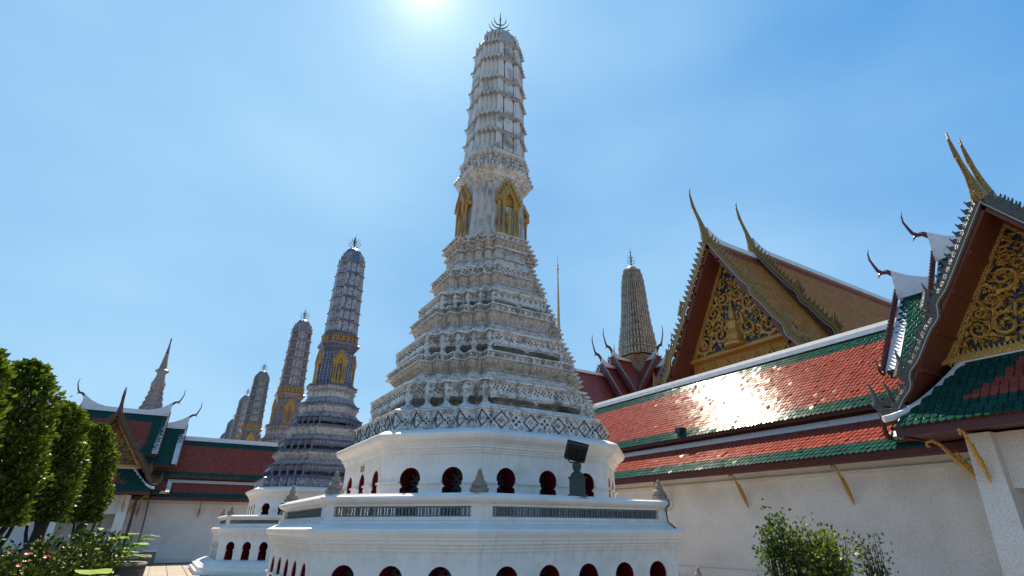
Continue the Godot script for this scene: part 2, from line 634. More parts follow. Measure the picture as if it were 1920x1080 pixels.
func pierced_block(w: float, h: float) -> ArrayMesh:   # glazed ventilation block with two lens-shaped holes
	var mb := MB.new()
	var d := 0.05
	mb.box(Vector3(0, h * 0.5 - 0.011, 0), Vector3(w - 0.003, 0.022, d))
	mb.box(Vector3(0, -h * 0.5 + 0.011, 0), Vector3(w - 0.003, 0.022, d))
	for s in [-1.0, 1.0]:
		mb.extrude(PackedVector2Array([Vector2(s * (w * 0.5 - 0.0015), -h * 0.42), Vector2(s * (w * 0.5 - 0.0015), h * 0.42), Vector2(s * w * 0.44, h * 0.36), Vector2(s * w * 0.36, 0.02), Vector2(s * w * 0.36, -0.02), Vector2(s * w * 0.44, -h * 0.36)]), -d / 2, d / 2, true)
	mb.extrude(PackedVector2Array([Vector2(-w * 0.05, -h * 0.44), Vector2(w * 0.05, -h * 0.44), Vector2(w * 0.10, -h * 0.2), Vector2(w * 0.04, 0), Vector2(w * 0.10, h * 0.2), Vector2(w * 0.05, h * 0.44), Vector2(-w * 0.05, h * 0.44), Vector2(-w * 0.10, h * 0.2), Vector2(-w * 0.04, 0), Vector2(-w * 0.10, -h * 0.2)]), -d * 0.3, d * 0.3, true)
	return mb.mesh()

func finial_metal(root: Node3D, y: float, m: Material) -> void:
	var mb := MB.new()
	mb.lathe([[0.07, y - 0.02], [0.09, y + 0.02], [0.045, y + 0.05], [0.02, y + 0.09], [0.02, y + 0.62], [0.034, y + 0.64], [0.014, y + 0.70], [0.004, y + 0.98]], 6)
	var spike := part(mb, "finial", m, root)
	for tier in 3:
		for k in 4:
			var an := k * PI / 2 + 0.45
			var u := Vector3(cos(an), 0, sin(an))
			var r: float = [0.34, 0.27, 0.19][tier]
			var y0: float = y + [0.08, 0.24, 0.38][tier]
			var b := MB.new()
			b.tube([u * 0.01 + Vector3(0, y0, 0), u * r * 0.55 + Vector3(0, y0 + 0.03, 0), u * r * 0.9 + Vector3(0, y0 + 0.14, 0), u * r * 1.06 + Vector3(0, y0 + 0.32, 0)], [0.02, 0.019, 0.016, 0.005], 5)
			part(b, "prong", m, spike)

func gold_niche(root: Node3D, P: Dictionary, face_a: float, y: float, q: int) -> void:
	var t := Transform3D(Basis(Vector3.UP, q * PI / 2), Vector3.ZERO) * Transform3D(Basis(Vector3.BACK, Vector3.UP, Vector3.LEFT), Vector3(face_a, y, 0))
	t = Transform3D(Basis(Vector3.UP, q * PI / 2)) * Transform3D(Basis(Vector3(0, 0, -1), Vector3.UP, Vector3(1, 0, 0)), Vector3(face_a, y, 0))
	var node := Node3D.new()
	node.name = "gilded_niche"
	node.transform = t * Transform3D(Basis.from_scale(Vector3(0.86, 0.97, 0.62)))
	root.add_child(node, true)
	var back := MB.new()
	back.box(Vector3(0, 0.52, 0.02), Vector3(0.30, 1.04, 0.04))
	part(back, "recess", P.storey, node)
	var plinth := MB.new()
	plinth.box(Vector3(0, 0.02, 0.16), Vector3(0.74, 0.05, 0.34))
	plinth.box(Vector3(0, 0.065, 0.15), Vector3(0.70, 0.04, 0.30))
	part(plinth, "plinth", P.gold, node)
	for s in [-1.0, 1.0]:
		for k in 2:
			var c := MB.new()
			var cx: float = s * (0.185 + k * 0.115)
			var cz := 0.24 - k * 0.09
			var w := 0.09
			var prof := []
			for e in [[0.085, 0.062], [0.16, 0.062], [0.18, 0.046], [0.24, 0.040], [0.86, 0.034], [0.90, 0.05], [0.93, 0.038], [1.0, 0.055], [1.08, 0.064]]:
				prof.append([e[1] * 1.2, e[0] - k * 0.0])
			c.lathe(prof, 8, Vector3(cx, 0, cz))
			for j in 9:      # leaf collars up the shaft
				var yy := 0.26 + j * 0.066
				for i in 5:
					var an := TAU * i / 5
					var u := Vector3(cos(an), 0, sin(an))
					var side := Vector3(-sin(an), 0, cos(an)) * 0.02
					var b := Vector3(cx, yy, cz) + u * 0.046
					c.tri(b - side, b + side, b + u * 0.016 + Vector3(0, 0.055, 0))
					c.tri(b + side, b - side, b + u * 0.016 + Vector3(0, 0.055, 0))
			part(c, "column", P.gold, node)
	var ped := MB.new()
	var outer := PackedVector2Array()
	outer.append_array([Vector2(-0.40, 1.06), Vector2(-0.14, 1.06), Vector2(-0.12, 1.20), Vector2(0, 1.34), Vector2(0.12, 1.20), Vector2(0.14, 1.06), Vector2(0.40, 1.06), Vector2(0.41, 1.16), Vector2(0.30, 1.28), Vector2(0.24, 1.42), Vector2(0.10, 1.60), Vector2(0, 1.82), Vector2(-0.10, 1.60), Vector2(-0.24, 1.42), Vector2(-0.30, 1.28), Vector2(-0.41, 1.16)])
	ped.extrude(outer, 0.0, 0.26)
	for s in [-1.0, 1.0]:
		for k in 5:      # flame crockets
			var p := Vector2(0.40 - k * 0.075, 1.20 + k * 0.115)
			ped.extrude(PackedVector2Array([Vector2(s * (p.x - 0.03), p.y - 0.03), Vector2(s * (p.x + 0.03), p.y - 0.03), Vector2(s * (p.x + 0.055), p.y + 0.12), Vector2(s * (p.x - 0.01), p.y + 0.05)]), 0.10, 0.22, true)
	part(ped, "pediment", P.gold, node)
	var arch := MB.new()
	for s in [-1.0, 1.0]:
		arch.tube([Vector3(s * 0.33, 1.10, 0.28), Vector3(s * 0.24, 1.28, 0.29), Vector3(s * 0.12, 1.46, 0.29), Vector3(0, 1.66, 0.28)], [0.035, 0.032, 0.028, 0.02], 5)
	part(arch, "arch_rib", P.gold_old, node)
	var tym := MB.new()
	tym.extrude(PackedVector2Array([Vector2(-0.13, 1.02), Vector2(0.13, 1.02), Vector2(0.12, 1.20), Vector2(0, 1.34), Vector2(-0.12, 1.20)]), 0.0, 0.12)
	part(tym, "tympanum", mats.gold_old, node)

func prang(called: String, label: String, at: Vector3, P: Dictionary) -> Node3D:
	var root := thing(called, label, "prang", at, 0.0, "row of tiled prangs")
	var N := 4
	var det: int = P.detail
	# --- terraced octagonal base
	var b := MB.new()
	band(b, [[4.36, 0.0], [4.36, 0.14], [4.28, 0.16], [4.28, 0.26], [4.16, 0.29], [4.16, 0.32], [3.96, 0.42], [3.78, 0.47], [3.72, 0.48]], 0, true)
	part(b, "plinth", P.base, root)
	drum(root, P, 3.71, 0.48, 1.30, 1.12, 0.50, 5, 0.72, 3, 0.74, 0.83)
	b = MB.new()
	band(b, [[3.71, 1.298], [3.735, 1.30], [3.735, 1.335], [3.755, 1.345], [3.755, 1.385], [3.79, 1.395], [3.79, 1.44], [3.815, 1.45], [3.815, 1.475], [3.83, 1.50], [3.85, 1.535], [3.86, 1.57], [3.85, 1.595], [3.80, 1.61], [3.70, 1.66], [3.66, 1.665], [3.66, 1.70], [3.61, 1.715], [3.61, 1.76], [3.43, 1.76], [3.43, 1.60], [2.5, 1.60]], 0, true)
	part(b, "terrace_cornice", P.base, root)
	b = MB.new()
	band(b, [[3.45, 1.905], [3.60, 1.905], [3.61, 1.935], [3.66, 1.955], [3.70, 1.985], [3.715, 2.02], [3.70, 2.045], [3.64, 2.06], [3.62, 2.085], [3.44, 2.085], [3.44, 1.905]], 0, true)
	part(b, "coping", P.base, root)
	# piers and pierced blocks
	var k := 0
	var block := pierced_block(0.105, 0.146)
	var tiny := []
	for e in edges(3.555, 1.76, 0, 1.8325):
		var L: float = e[1]
		var t: Transform3D = e[0]
		var end := 0.17 if k % 2 == 1 else 0.16
		for s in [-1.0, 1.0]:
			var pier := MB.new()
			pier.box(Vector3(s * (L / 2 - end * 0.5 + 0.03), 0, -0.005), Vector3(end + 0.02, 0.148, 0.13))
			put(pier.mesh(), "parapet_pier", P.base, root, t)
		var run := L - 2 * end + 0.02
		var cnt := int(run / 0.107)
		for i in cnt:
			var bt := t.translated_local(Vector3((i + 0.5) / cnt * run - run / 2, 0, -0.02)) * Transform3D(Basis.from_scale(Vector3(run / cnt / 0.105, 1, 1)))
			if det > 1:
				put(block, "pierced_block", mats.glazed_block, root, bt)
			else:
				tiny.append(bt)
		k += 1
	if tiny.size() > 0:
		multi(block, tiny, PackedColorArray(), "pierced_blocks", mats.glazed_block, root)
	# --- upper drum
	drum(root, P, 2.60, 1.60, 2.79, 2.565, 1.70, 3, 0.86, 2, 0.77, 2.32)
	b = MB.new()
	band(b, [[2.60, 2.788], [2.625, 2.79], [2.625, 2.82], [2.645, 2.83], [2.645, 2.865], [2.675, 2.875], [2.675, 2.91], [2.69, 2.92], [2.70, 2.945], [2.73, 2.97], [2.78, 3.01], [2.805, 3.06], [2.81, 3.10], [2.79, 3.12], [2.67, 3.18], [2.56, 3.215], [2.40, 3.22]], 0, true)
	part(b, "drum_cornice", P.base, root)
	if P.has("plaque"):
		var pl := MB.new()
		pl.box(Vector3(-2.605, 2.66, -0.02), Vector3(0.02, 0.11, 0.2))
		part(pl, "plaque", mats.gold_old, root)
	# --- diamond course
	b = MB.new()
	band(b, [[2.50, 3.218], [2.50, 3.57], [2.53, 3.575], [2.53, 3.60], [2.46, 3.62], [2.36, 3.66], [2.34, 3.70], [1.80, 3.70]], N)
	part(b, "diamond_course", P.mosaic, root)
	var fd := folded_diamond(0.135, 0.15, 0.017, 0.02)
	var fl := flat_diamond(0.17, 0.16, 0.017, 0.02)
	for t in corners(2.502, cut(2.50), N, 3.395):
		put(fd, "diamond", P.dark, root, t)
	var ros := MB.new()
	for e in edges(2.502, cut(2.50), N, 3.395):
		var L: float = e[1]
		var t: Transform3D = e[0]
		if L > 1.0:
			for i in 4:
				put(fl, "diamond", P.dark, root, t.translated_local(Vector3((i - 1.5) * 0.62, 0, 0)))
			for i in 5:
				ros.x = t.translated_local(Vector3((i - 2.0) * 0.62 * (0.92 if i in [0, 4] else 1.0), 0, 0.0))
				flower(ros, 0.10)
			for i in 4:
				ros.x = t.translated_local(Vector3((i - 1.5) * 0.62, 0, 0.0))
				flower(ros, 0.055)
				for s in [-1.0, 1.0]:
					ros.x = t.translated_local(Vector3((i - 1.5) * 0.62 + s * 0.2, 0.11 * s, 0.0))
					flower(ros, 0.05)
					ros.x = t.translated_local(Vector3((i - 1.5) * 0.62 + s * 0.2, -0.11 * s, 0.0))
					flower(ros, 0.05)
	for t in corners(2.502, cut(2.50), N, 3.395):
		for s in 2:
			ros.x = t * (Transform3D(Basis(Vector3(-1, 0, 0), Vector3.UP, Vector3(0, 0, -1)), Vector3(0.045, 0, 0)) if s == 0 else Transform3D(Basis(Vector3(0, 0, 1), Vector3.UP, Vector3(-1, 0, 0)), Vector3(0, 0, 0.045)))
			flower(ros, 0.04)
			ros.x = t * (Transform3D(Basis(Vector3(-1, 0, 0), Vector3.UP, Vector3(0, 0, -1)), Vector3(0.20, 0, 0)) if s == 0 else Transform3D(Basis(Vector3(0, 0, 1), Vector3.UP, Vector3(-1, 0, 0)), Vector3(0, 0, 0.20)))
			flower(ros, 0.075)
	ros.x = Transform3D.IDENTITY
	part(ros, "flower_inlay", P.dark, root, true)
	# --- three tiers on lion legs
	lion_tier(root, P, 2.235, 4.195, 2.33, 3.70)
	lion_tier(root, P, 1.86, 5.33, 1.96, 4.86)
	lion_tier(root, P, 1.50, 6.42, 1.57, 6.04)
	# plates, leaf courses and hollow mouldings between them
	course(root, P, stair(2.22, 4.198, 1.84, 4.487, 5), 1.84, 4.487, 1.965, 4.665, 1.985, 4.70, 4.83, 1.985)
	course(root, P, stair(1.85, 5.333, 1.54, 5.61, 5), 1.54, 5.61, 1.60, 5.84, 1.625, 5.87, 6.015, 1.60)
	course(root, P, stair(1.49, 6.423, 1.22, 6.71, 5), 1.22, 6.71, 1.27, 6.92, 1.285, 6.95, 7.13, 1.25)
	course(root, P, stair(1.24, 7.15, 1.045, 7.46, 4), 1.045, 7.46, 1.02, 7.72, 1.035, 7.735, 7.765, 1.0)
	course(root, P, [[1.0, 7.765], [0.995, 7.77]], 1.0, 7.77, 1.085, 7.925, 1.10, 7.945, 8.08, 1.09)
	# --- niche storey
	b = MB.new()
	band(b, [[1.09, 8.08, 0.70], [0.86, 8.13, 0.46], [0.82, 8.16, 0.44], [0.82, 8.24, 0.44]], 3)
	part(b, "storey_base", P.mosaic, root)
	b = MB.new()
	band(b, [[0.80, 8.24, 0.43], [0.73, 9.85, 0.39]], 3)
	part(b, "niche_storey", P.storey, root)
	var beads := MB.new()
	for e in corners(0.80, 0.43, 3, 0.0):
		for i in 26 if det > 1 else 10:
			var f := (i + 0.5) / (26.0 if det > 1 else 10.0)
			var y := lerpf(8.3, 9.8, f)
			var a := lerpf(0.80, 0.73, f) / 0.80
			var p: Vector3 = e.origin * a
			p.y = y
			beads.x = Transform3D(e.basis, p)
			beads.box(Vector3.ZERO, Vector3(0.026, 0.030 if det > 1 else 0.08, 0.026))
	beads.x = Transform3D.IDENTITY
	part(beads, "beading", P.bead, root, true)
	for q in 4:
		gold_niche(root, P, 0.79, 8.14, q)
	b = MB.new()
	band(b, [[0.73, 9.85, 0.39], [0.76, 9.88, 0.40], [0.76, 9.93, 0.40], [0.84, 10.0, 0.40], [0.86, 10.05, 0.40], [0.86, 10.09, 0.40], [0.93, 10.15, 0.40], [0.95, 10.20, 0.40], [0.95, 10.27, 0.40], [0.90, 10.29, 0.38], [0.82, 10.33, 0.37]], 3)
	part(b, "storey_cornice", P.mosaic, root)
	ros = MB.new()
	rosettes(ros, 0.952, 0.40, 3, 10.235, 0.13, 0.045)
	part(ros, "flower_inlay", P.dark, root, true)
	b = MB.new()
	band(b, [[0.80, 10.33, 0.36], [0.76, 10.45, 0.36], [0.78, 10.66, 0.37], [0.86, 10.74, 0.38], [0.86, 10.80, 0.38], [0.76, 10.84, 0.36]], 4)
	part(b, "bearer_storey", P.storey, root)
	var g := bearer_mesh()
	for q in 4:
		var bq := Basis(Vector3.UP, q * PI / 2) * Basis(Vector3(0, 0, -1), Vector3.UP, Vector3(1, 0, 0))
		for s in [-0.26, 0.0, 0.26]:
			put(g, "bearer_figure", P.bearer, root, Transform3D(bq, bq * Vector3(s, 10.33, 0.73)))
		var bd := Basis(Vector3.UP, q * PI / 2 + PI / 4) * Basis(Vector3(0, 0, -1), Vector3.UP, Vector3(1, 0, 0))
		for s in [-0.17, 0.17]:
			put(g, "bearer_figure", P.bearer, root, Transform3D(bd, bd * Vector3(s, 10.33, 0.77)))
	# --- corncob tower
	var ys := [10.84, 11.52, 12.12, 12.88, 13.48, 14.30, 14.98]
	var ws: Array = P.tower
	for r in 6:
		tower_row(root, P, ws[r], ws[r + 1], ys[r], ys[r + 1], r)
	b = MB.new()
	var top: Array = [[1.0, 14.98], [1.03, 15.02], [1.02, 15.08], [0.93, 15.22], [0.94, 15.27], [0.80, 15.52], [0.80, 15.56], [0.58, 15.80], [0.57, 15.83], [0.30, 16.0], [0.10, 16.06]]
	var prof := []
	for e in top:
		prof.append([ws[6] * e[0], e[1], ws[6] * e[0] * 0.55])
	band(b, prof, 4, false, false, true)
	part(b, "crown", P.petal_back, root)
	for rr in 2:
		var a: float = ws[6] * [0.99, 0.87][rr]
		var y: float = [15.06, 15.28][rr]
		var hh: float = [0.27, 0.28][rr]
		for t in corners(a, a * 0.55, 4, y):
			var lean := Transform3D(t.basis, t.origin)
			put(folded("leaf", a * 0.065, hh, 0.02), "petal", P.petal, root, lean.scaled_local(Vector3.ONE))
	finial_metal(root, 16.04, P.finial)
	return root

func folded(kind: String, w: float, h: float, t: float) -> ArrayMesh:
	var key := "%s %.3f %.3f %.3f" % [kind, w, h, t]
	if not shared.has(key):
		shared[key] = folded_leaf(w, h, t)
	return shared[key]

func flower(mb: MB, s: float) -> void:
	for j in 4:
		var an := j * PI / 2
		var u := Vector3(cos(an), sin(an), 0)
		var w := Vector3(-sin(an), cos(an), 0)
		var mid := u * (s * 0.6) + Vector3(0, 0, 0.016)
		var a := u * s * 0.2
		var l := u * s * 0.6 + w * s * 0.3
		var r := u * s * 0.6 - w * s * 0.3
		mb.tri(a, mid, l); mb.tri(l, mid, u * s); mb.tri(u * s, mid, r); mb.tri(r, mid, a)

func bearer_mesh() -> ArrayMesh:   # squat winged bearer with raised arms
	if shared.has("bearer"):
		return shared["bearer"]
	var mb := MB.new()
	mb.lathe([[0.05, 0.0], [0.07, 0.10], [0.055, 0.18], [0.075, 0.26], [0.03, 0.31], [0.045, 0.35], [0.04, 0.40], [0.012, 0.47]], 7, Vector3(0, 0, 0.06))
	for s in [-1.0, 1.0]:
		mb.tube([Vector3(s * 0.06, 0.25, 0.07), Vector3(s * 0.12, 0.24, 0.10), Vector3(s * 0.115, 0.36, 0.09), Vector3(s * 0.10, 0.44, 0.07)], [0.026, 0.024, 0.02, 0.022], 5)
		mb.tube([Vector3(s * 0.04, 0.13, 0.07), Vector3(s * 0.10, 0.12, 0.13), Vector3(s * 0.09, 0.0, 0.10)], [0.038, 0.034, 0.026], 5)
	shared["bearer"] = mb.mesh()
	return shared["bearer"]

func lion_tier(root: Node3D, P: Dictionary, at_: float, yt: float, ab: float, yb: float) -> void:
	var H := yt - yb
	var yf := yt - H * 0.60
	var c := cut(at_)
	var b := MB.new()
	var A := at_ - 0.01
	band(b, [[A - 0.42, yb, c], [A - 0.40, yb + 0.02, c], [A - 0.40, yf, c]], 4)
	part(b, "recess", P.mosaic, root)
	b = MB.new()
	band(b, [[A - 0.42, yf, c], [A + 0.012, yf, c], [A + 0.012, yf + 0.022, c], [A, yf + 0.024, c], [A, yt - 0.07, c], [A + 0.03, yt - 0.068, c], [A + 0.03, yt - 0.042, c], [at_ + 0.06, yt - 0.04, c], [at_ + 0.06, yt, c], [at_ - 0.03, yt + 0.004, c]], 4)
	part(b, "fascia", P.mosaic, root)
	var ros := MB.new()
	rosettes(ros, A + 0.002, c, 4, (yf + yt) / 2, 0.15, H * 0.15)
	part(ros, "flower_inlay", P.dark, root, true)
	var step := c / 4
	var w := step * 0.40
	var leg := lion_leg(w, yt - yb - 0.05)
	for t in corners(A + 0.004, c, 4, yb + 0.002):
		var o := put(leg, "lion_leg", P.mosaic, root, t)
		if P.detail > 1:
			var f := MB.new()
			for s in 2:
				for y in [0.22, 0.62, 0.86]:
					f.x = Transform3D(Basis(Vector3(-1, 0, 0), Vector3.UP, Vector3(0, 0, -1)), Vector3(w * 0.42, y * (yt - yb) * 0.91, -0.05)) if s == 0 else Transform3D(Basis(Vector3(0, 0, 1), Vector3.UP, Vector3(-1, 0, 0)), Vector3(-0.05, y * (yt - yb) * 0.91, w * 0.42))
					flower(f, 0.042)
			part(f, "inlay", P.dark, o, true)
	for e in edges(A - 0.01, c, 4, yf):
		var L: float = e[1]
		if L < 0.6:
			continue
		var t: Transform3D = e[0]
		var d := H * 0.09
		var ap := MB.new()
		var pts := PackedVector2Array([Vector2(-L / 2 + w, 0), Vector2(-L / 2 + w, -d * 1.5)])
		for i in 9:
			var f := i / 8.0
			pts.append(Vector2(lerpf(-L / 2 + w * 1.8, -0.05, f), -d * (0.9 - 0.35 * sin(f * PI))))
		pts.append_array([Vector2(-0.045, -d * 1.6), Vector2(0, -d * 2.3), Vector2(0.045, -d * 1.6)])
		for i in 9:
			var f := i / 8.0
			pts.append(Vector2(lerpf(0.05, L / 2 - w * 1.8, f), -d * (0.9 - 0.35 * sin(f * PI))))
		pts.append_array([Vector2(L / 2 - w, -d * 1.5), Vector2(L / 2 - w, 0)])
		ap.extrude(pts, -0.05, 0.0, true)
		put(ap.mesh(), "apron", P.mosaic, root, t)

func stair(a0: float, y0: float, a1: float, y1: float, n: int) -> Array:   # crisp fillets stepping back
	var p := [[a0, y0]]
	for k in n:
		var a := lerpf(a0, a1, (k + 1.0) / n)
		var y := lerpf(y0, y1, float(k) / n)
		var h := (y1 - y0) / n
		p.append([a, y + h * 0.22])
		p.append([a, y + h])
		if k < n - 1:
			p.append([a + 0.012, y + h * 1.0])
			p.append([a + 0.012, y + h * 1.12])
	return p

# hollow moulding, leaf course, flat plate with flowers
func course(root: Node3D, P: Dictionary, hollow: Array, a0: float, y0: float, a1: float, y1: float, ap: float, yp0: float, yp1: float, atop: float) -> void:
	var b := MB.new()
	band(b, hollow, 4)
	part(b, "hollow_moulding", P.ledge, root)
	b = MB.new()
	band(b, [[a0 + 0.03, y0 - 0.012], [a0 + 0.03, y0 + 0.014], [a0, y0 + 0.016], [a1 + 0.02, y1], [ap + 0.065, y1 + 0.002], [ap + 0.065, yp0]], 4)
	part(b, "leaf_course", P.relief, root)
	b = MB.new()
	leaf_course(b, a0 + 0.004, y0, a1 + 0.024, y1, 4, 0.115, 0.03)
	part(b, "leaves", P.relief, root, true)
	b = MB.new()
	for e in edges(ap + 0.067, cut(ap), 4, yp0 - 0.014):
		var L: float = e[1]
		var n := maxi(1, int(L / 0.05))
		for i in n:
			b.x = e[0].translated_local(Vector3((i + 0.5) / n * L - L / 2, 0, 0))
			b.box(Vector3.ZERO, Vector3(0.026, 0.022, 0.02))
	b.x = Transform3D.IDENTITY
	part(b, "beading", P.bead, root, true)
	b = MB.new()
	band(b, [[ap + 0.06, yp0], [ap + 0.03, yp0 + 0.004], [ap + 0.03, yp1 - 0.034], [ap + 0.075, yp1 - 0.032], [ap + 0.075, yp1], [atop, yp1 + 0.012], [atop - 0.45, yp1 + 0.02]], 4)
	part(b, "plate", P.mosaic, root)
	var ros := MB.new()
	rosettes(ros, ap + 0.032, cut(ap), 4, (yp0 + yp1 - 0.03) / 2, 0.14, (yp1 - yp0) * 0.42)
	part(ros, "flower_inlay", P.dark, root, true)

func tower_row(root: Node3D, P: Dictionary, a0: float, a1: float, y0: float, y1: float, r: int) -> void:
	var c0 := a0 * 0.5
	var c1 := a1 * 0.5
	var b := MB.new()
	var back0 := a0 - 0.10
	var back1 := a1 - 0.08
	band(b, [[a0 + 0.015, y0, c0], [a0 + 0.02, y0 + 0.02, c0], [a0 + 0.005, y0 + 0.05, c0], [a0 - 0.02, y0 + 0.08, c0], [back0, y0 + 0.085, c0], [back1, y1 - 0.11, c1], [a1 + 0.005, y1 - 0.09, c1], [a1 + 0.03, y1 - 0.06, c1], [a1 + 0.03, y1 - 0.025, c1], [a1 + 0.005, y1, c1]], 4)
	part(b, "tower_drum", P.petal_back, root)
	var h := y1 - y0 - 0.10
	var step := c0 / 4
	var lean := (a0 - a1) / (y1 - y0)
	var tiny := MB.new()
	for t in corners(a0 - 0.085, c0, 4, y0 + 0.07):
		var m := folded("leaf", step * 0.37, h, 0.085)
		var tt: Transform3D = t
		var inward := (tt.basis.x + tt.basis.z) * lean
		tt.basis = Basis(tt.basis.x, Vector3.UP + inward, tt.basis.z)
		if P.detail > 0:
			put(m, "petal", P.petal, root, tt)
		else:
			tiny.x = tt
			tiny.extrude(leaf_outline(step * 0.4, h), 0, 0.02)
	var wide := MB.new()
	var half := a0 - c0
	wide.extrude(leaf_outline(half * 0.40, h), 0.0, 0.085)
	var wm := wide.mesh()
	var nar := MB.new()
	nar.extrude(leaf_outline(half * 0.18, h * 0.98), 0.0, 0.075)
	var nm := nar.mesh()
	for q in 4:
		var bq := Basis(Vector3.UP, q * PI / 2) * Basis(Vector3(0, 0, -1), Vector3.UP, Vector3(1, 0, 0))
		var up := Vector3.UP - bq.z * lean
		var o := bq * Vector3(0, y0 + 0.07, a0 - 0.087)
		put(wm, "petal", P.petal, root, Transform3D(Basis(bq.x, up, bq.z), o))
		for s in [-1.0, 1.0]:
			put(nm, "petal", P.petal, root, Transform3D(Basis(bq.x, up, bq.z), o + bq.x * s * half * 0.64))
	# studs on the ledge
	var st := MB.new()
	for e in corners(a1 + 0.03, c1, 4, y1 - 0.05):
		st.x = e
		st.box(Vector3(-0.01, 0.01, -0.01), Vector3(0.05, 0.06, 0.05))
	st.x = Transform3D.IDENTITY
	part(st, "studs", P.bead, root, true)

# ---------------------------------------------------------------- roofs
func tile_mesh(w: float, l: float) -> ArrayMesh:   # glazed tongue tile; x across, z down the slope, y proud
	var key := "tile %.3f %.3f" % [w, l]
	if shared.has(key):
		return shared[key]
	var mb := MB.new()
	var h := w * 0.45
	var top := []
	for e in [[-h, 0.0, 0.0], [h, 0.0, 0.0], [h, l * 0.72, 0.0], [h * 0.55, l * 0.93, 0.0], [0.0, l, 0.0], [-h * 0.55, l * 0.93, 0.0], [-h, l * 0.72, 0.0]]:
		top.append(Vector3(e[0], 0.0, e[1]))
	var t := 0.02
	var up := []
	for p in top:
		up.append(p + Vector3(0, t, 0))
	var crown0 := Vector3(0, t, l * 0.3)
	for i in top.size():
		var j := (i + 1) % top.size()
		mb.tri(crown0, up[j], up[i])
	for i in top.size():
		var j := (i + 1) % top.size()
		mb.quad(top[j], top[i], up[i], up[j])
	shared[key] = mb.mesh()
	return shared[key]

# tiles on the quad p0-p1 (upper edge, p0 left seen from outside) and p3-p2 (lower edge).
# pick(u, v, row) gives the colour key; the nearest `single` tiles become nodes of their own.
func tile_roof(parent: Node3D, p0: Vector3, p1: Vector3, p2: Vector3, p3: Vector3, w: float, gauge: float, pick: Callable, single := 0, eye := Vector3.ZERO, dull := false) -> void:
	var down := ((p3 + p2) / 2 - (p0 + p1) / 2)
	var slope := (p3 - p0)
	var along0 := (p1 - p0).normalized() if p0.distance_to(p1) > 0.01 else (p2 - p3).normalized()
	var nrm := slope.cross(along0).normalized()
	var fall := nrm.cross(along0).normalized()
	if fall.dot(down) < 0:
		fall = -fall
	var height := absf(down.dot(fall))
	var rows := maxi(1, roundi(height / gauge))
	var l := height / rows * 1.75
	var mesh := tile_mesh(w, l)
	# each tile lies on the one below: its tail is lifted off the slope
	var bz := (fall + nrm * 0.10).normalized()
	var bx := along0
	var by := bz.cross(bx)
	if by.dot(nrm) < 0:
		bx = -bx
		by = -by
	var basis := Basis(bx, by, bz)
	var all := []
	for r in rows:
		var v := (r + 0.1) / rows
		var a := p0.lerp(p3, v)
		var b := p1.lerp(p2, v)
		var L := a.distance_to(b)
		var n := int(L / w)
		if n < 1:
			continue
		var shift := 0.25 if r % 2 == 0 else -0.25
		for i in n:
			var u := (i + 0.5 + shift) / n
			if u < 0.0 or u > 1.0:
				continue
			var p := a.lerp(b, u) + nrm * 0.018
			all.append([p, pick.call(u, v, r, rows), L])
	var near := []
	if single > 0:
		var ds := []
		for i in all.size():
			ds.append([all[i][0].distance_squared_to(eye), i])
		ds.sort_custom(func(x, y): return x[0] < y[0])
		for i in mini(single, ds.size()):
			near.append(ds[i][1])
	var is_near := {}
	for i in near:
		is_near[i] = true
	var ts := []
	var cols := PackedColorArray()
	for i in all.size():
		var sl := 0.016 if rng.randf() > 0.14 else 0.06      # a few tiles tilted further, shaped to scatter sun sparkles
		var jit := Basis(nrm, rng.randf_range(-0.03, 0.03)) * Basis(bx.normalized(), rng.randf_range(-sl, sl)) * Basis(bz, rng.randf_range(-sl, sl))
		var t := Transform3D(jit * basis, all[i][0])
		if is_near.has(i):
			put(mesh, "roof_tile", mats["tile_%s_%d" % [all[i][1], rng.randi() % 3]], parent, t)
		else:
			ts.append(t)
			var base: Color = TILE_RED if all[i][1] == "red" else TILE_GREEN if all[i][1] == "green" else TILE_GOLD
			var f := rng.randf_range(0.84, 1.16)
			cols.append(Color(base.r * f, base.g * f * rng.randf_range(0.9, 1.1), base.b * f, 1.0))
	if ts.size() > 0:
		multi(mesh, ts, cols, "roof_tiles", mats.tiles_far if dull else mats.tiles, parent)

func slab(mb: MB, p0: Vector3, p1: Vector3, p2: Vector3, p3: Vector3, t: float) -> void:   # upper face p0 p1 p2 p3
	var nrm := (p3 - p0).cross(p2 - p3)
	if nrm.length() < 1e-6:
		nrm = (p3 - p0).cross(p1 - p0)
	nrm = nrm.normalized() * t
	mb.quad(p0, p3, p2, p1)
	mb.quad(p0 - nrm, p1 - nrm, p2 - nrm, p3 - nrm)
	mb.quad(p0, p1, p1 - nrm, p0 - nrm); mb.quad(p1, p2, p2 - nrm, p1 - nrm)
	mb.quad(p2, p3, p3 - nrm, p2 - nrm); mb.quad(p3, p0, p0 - nrm, p3 - nrm)

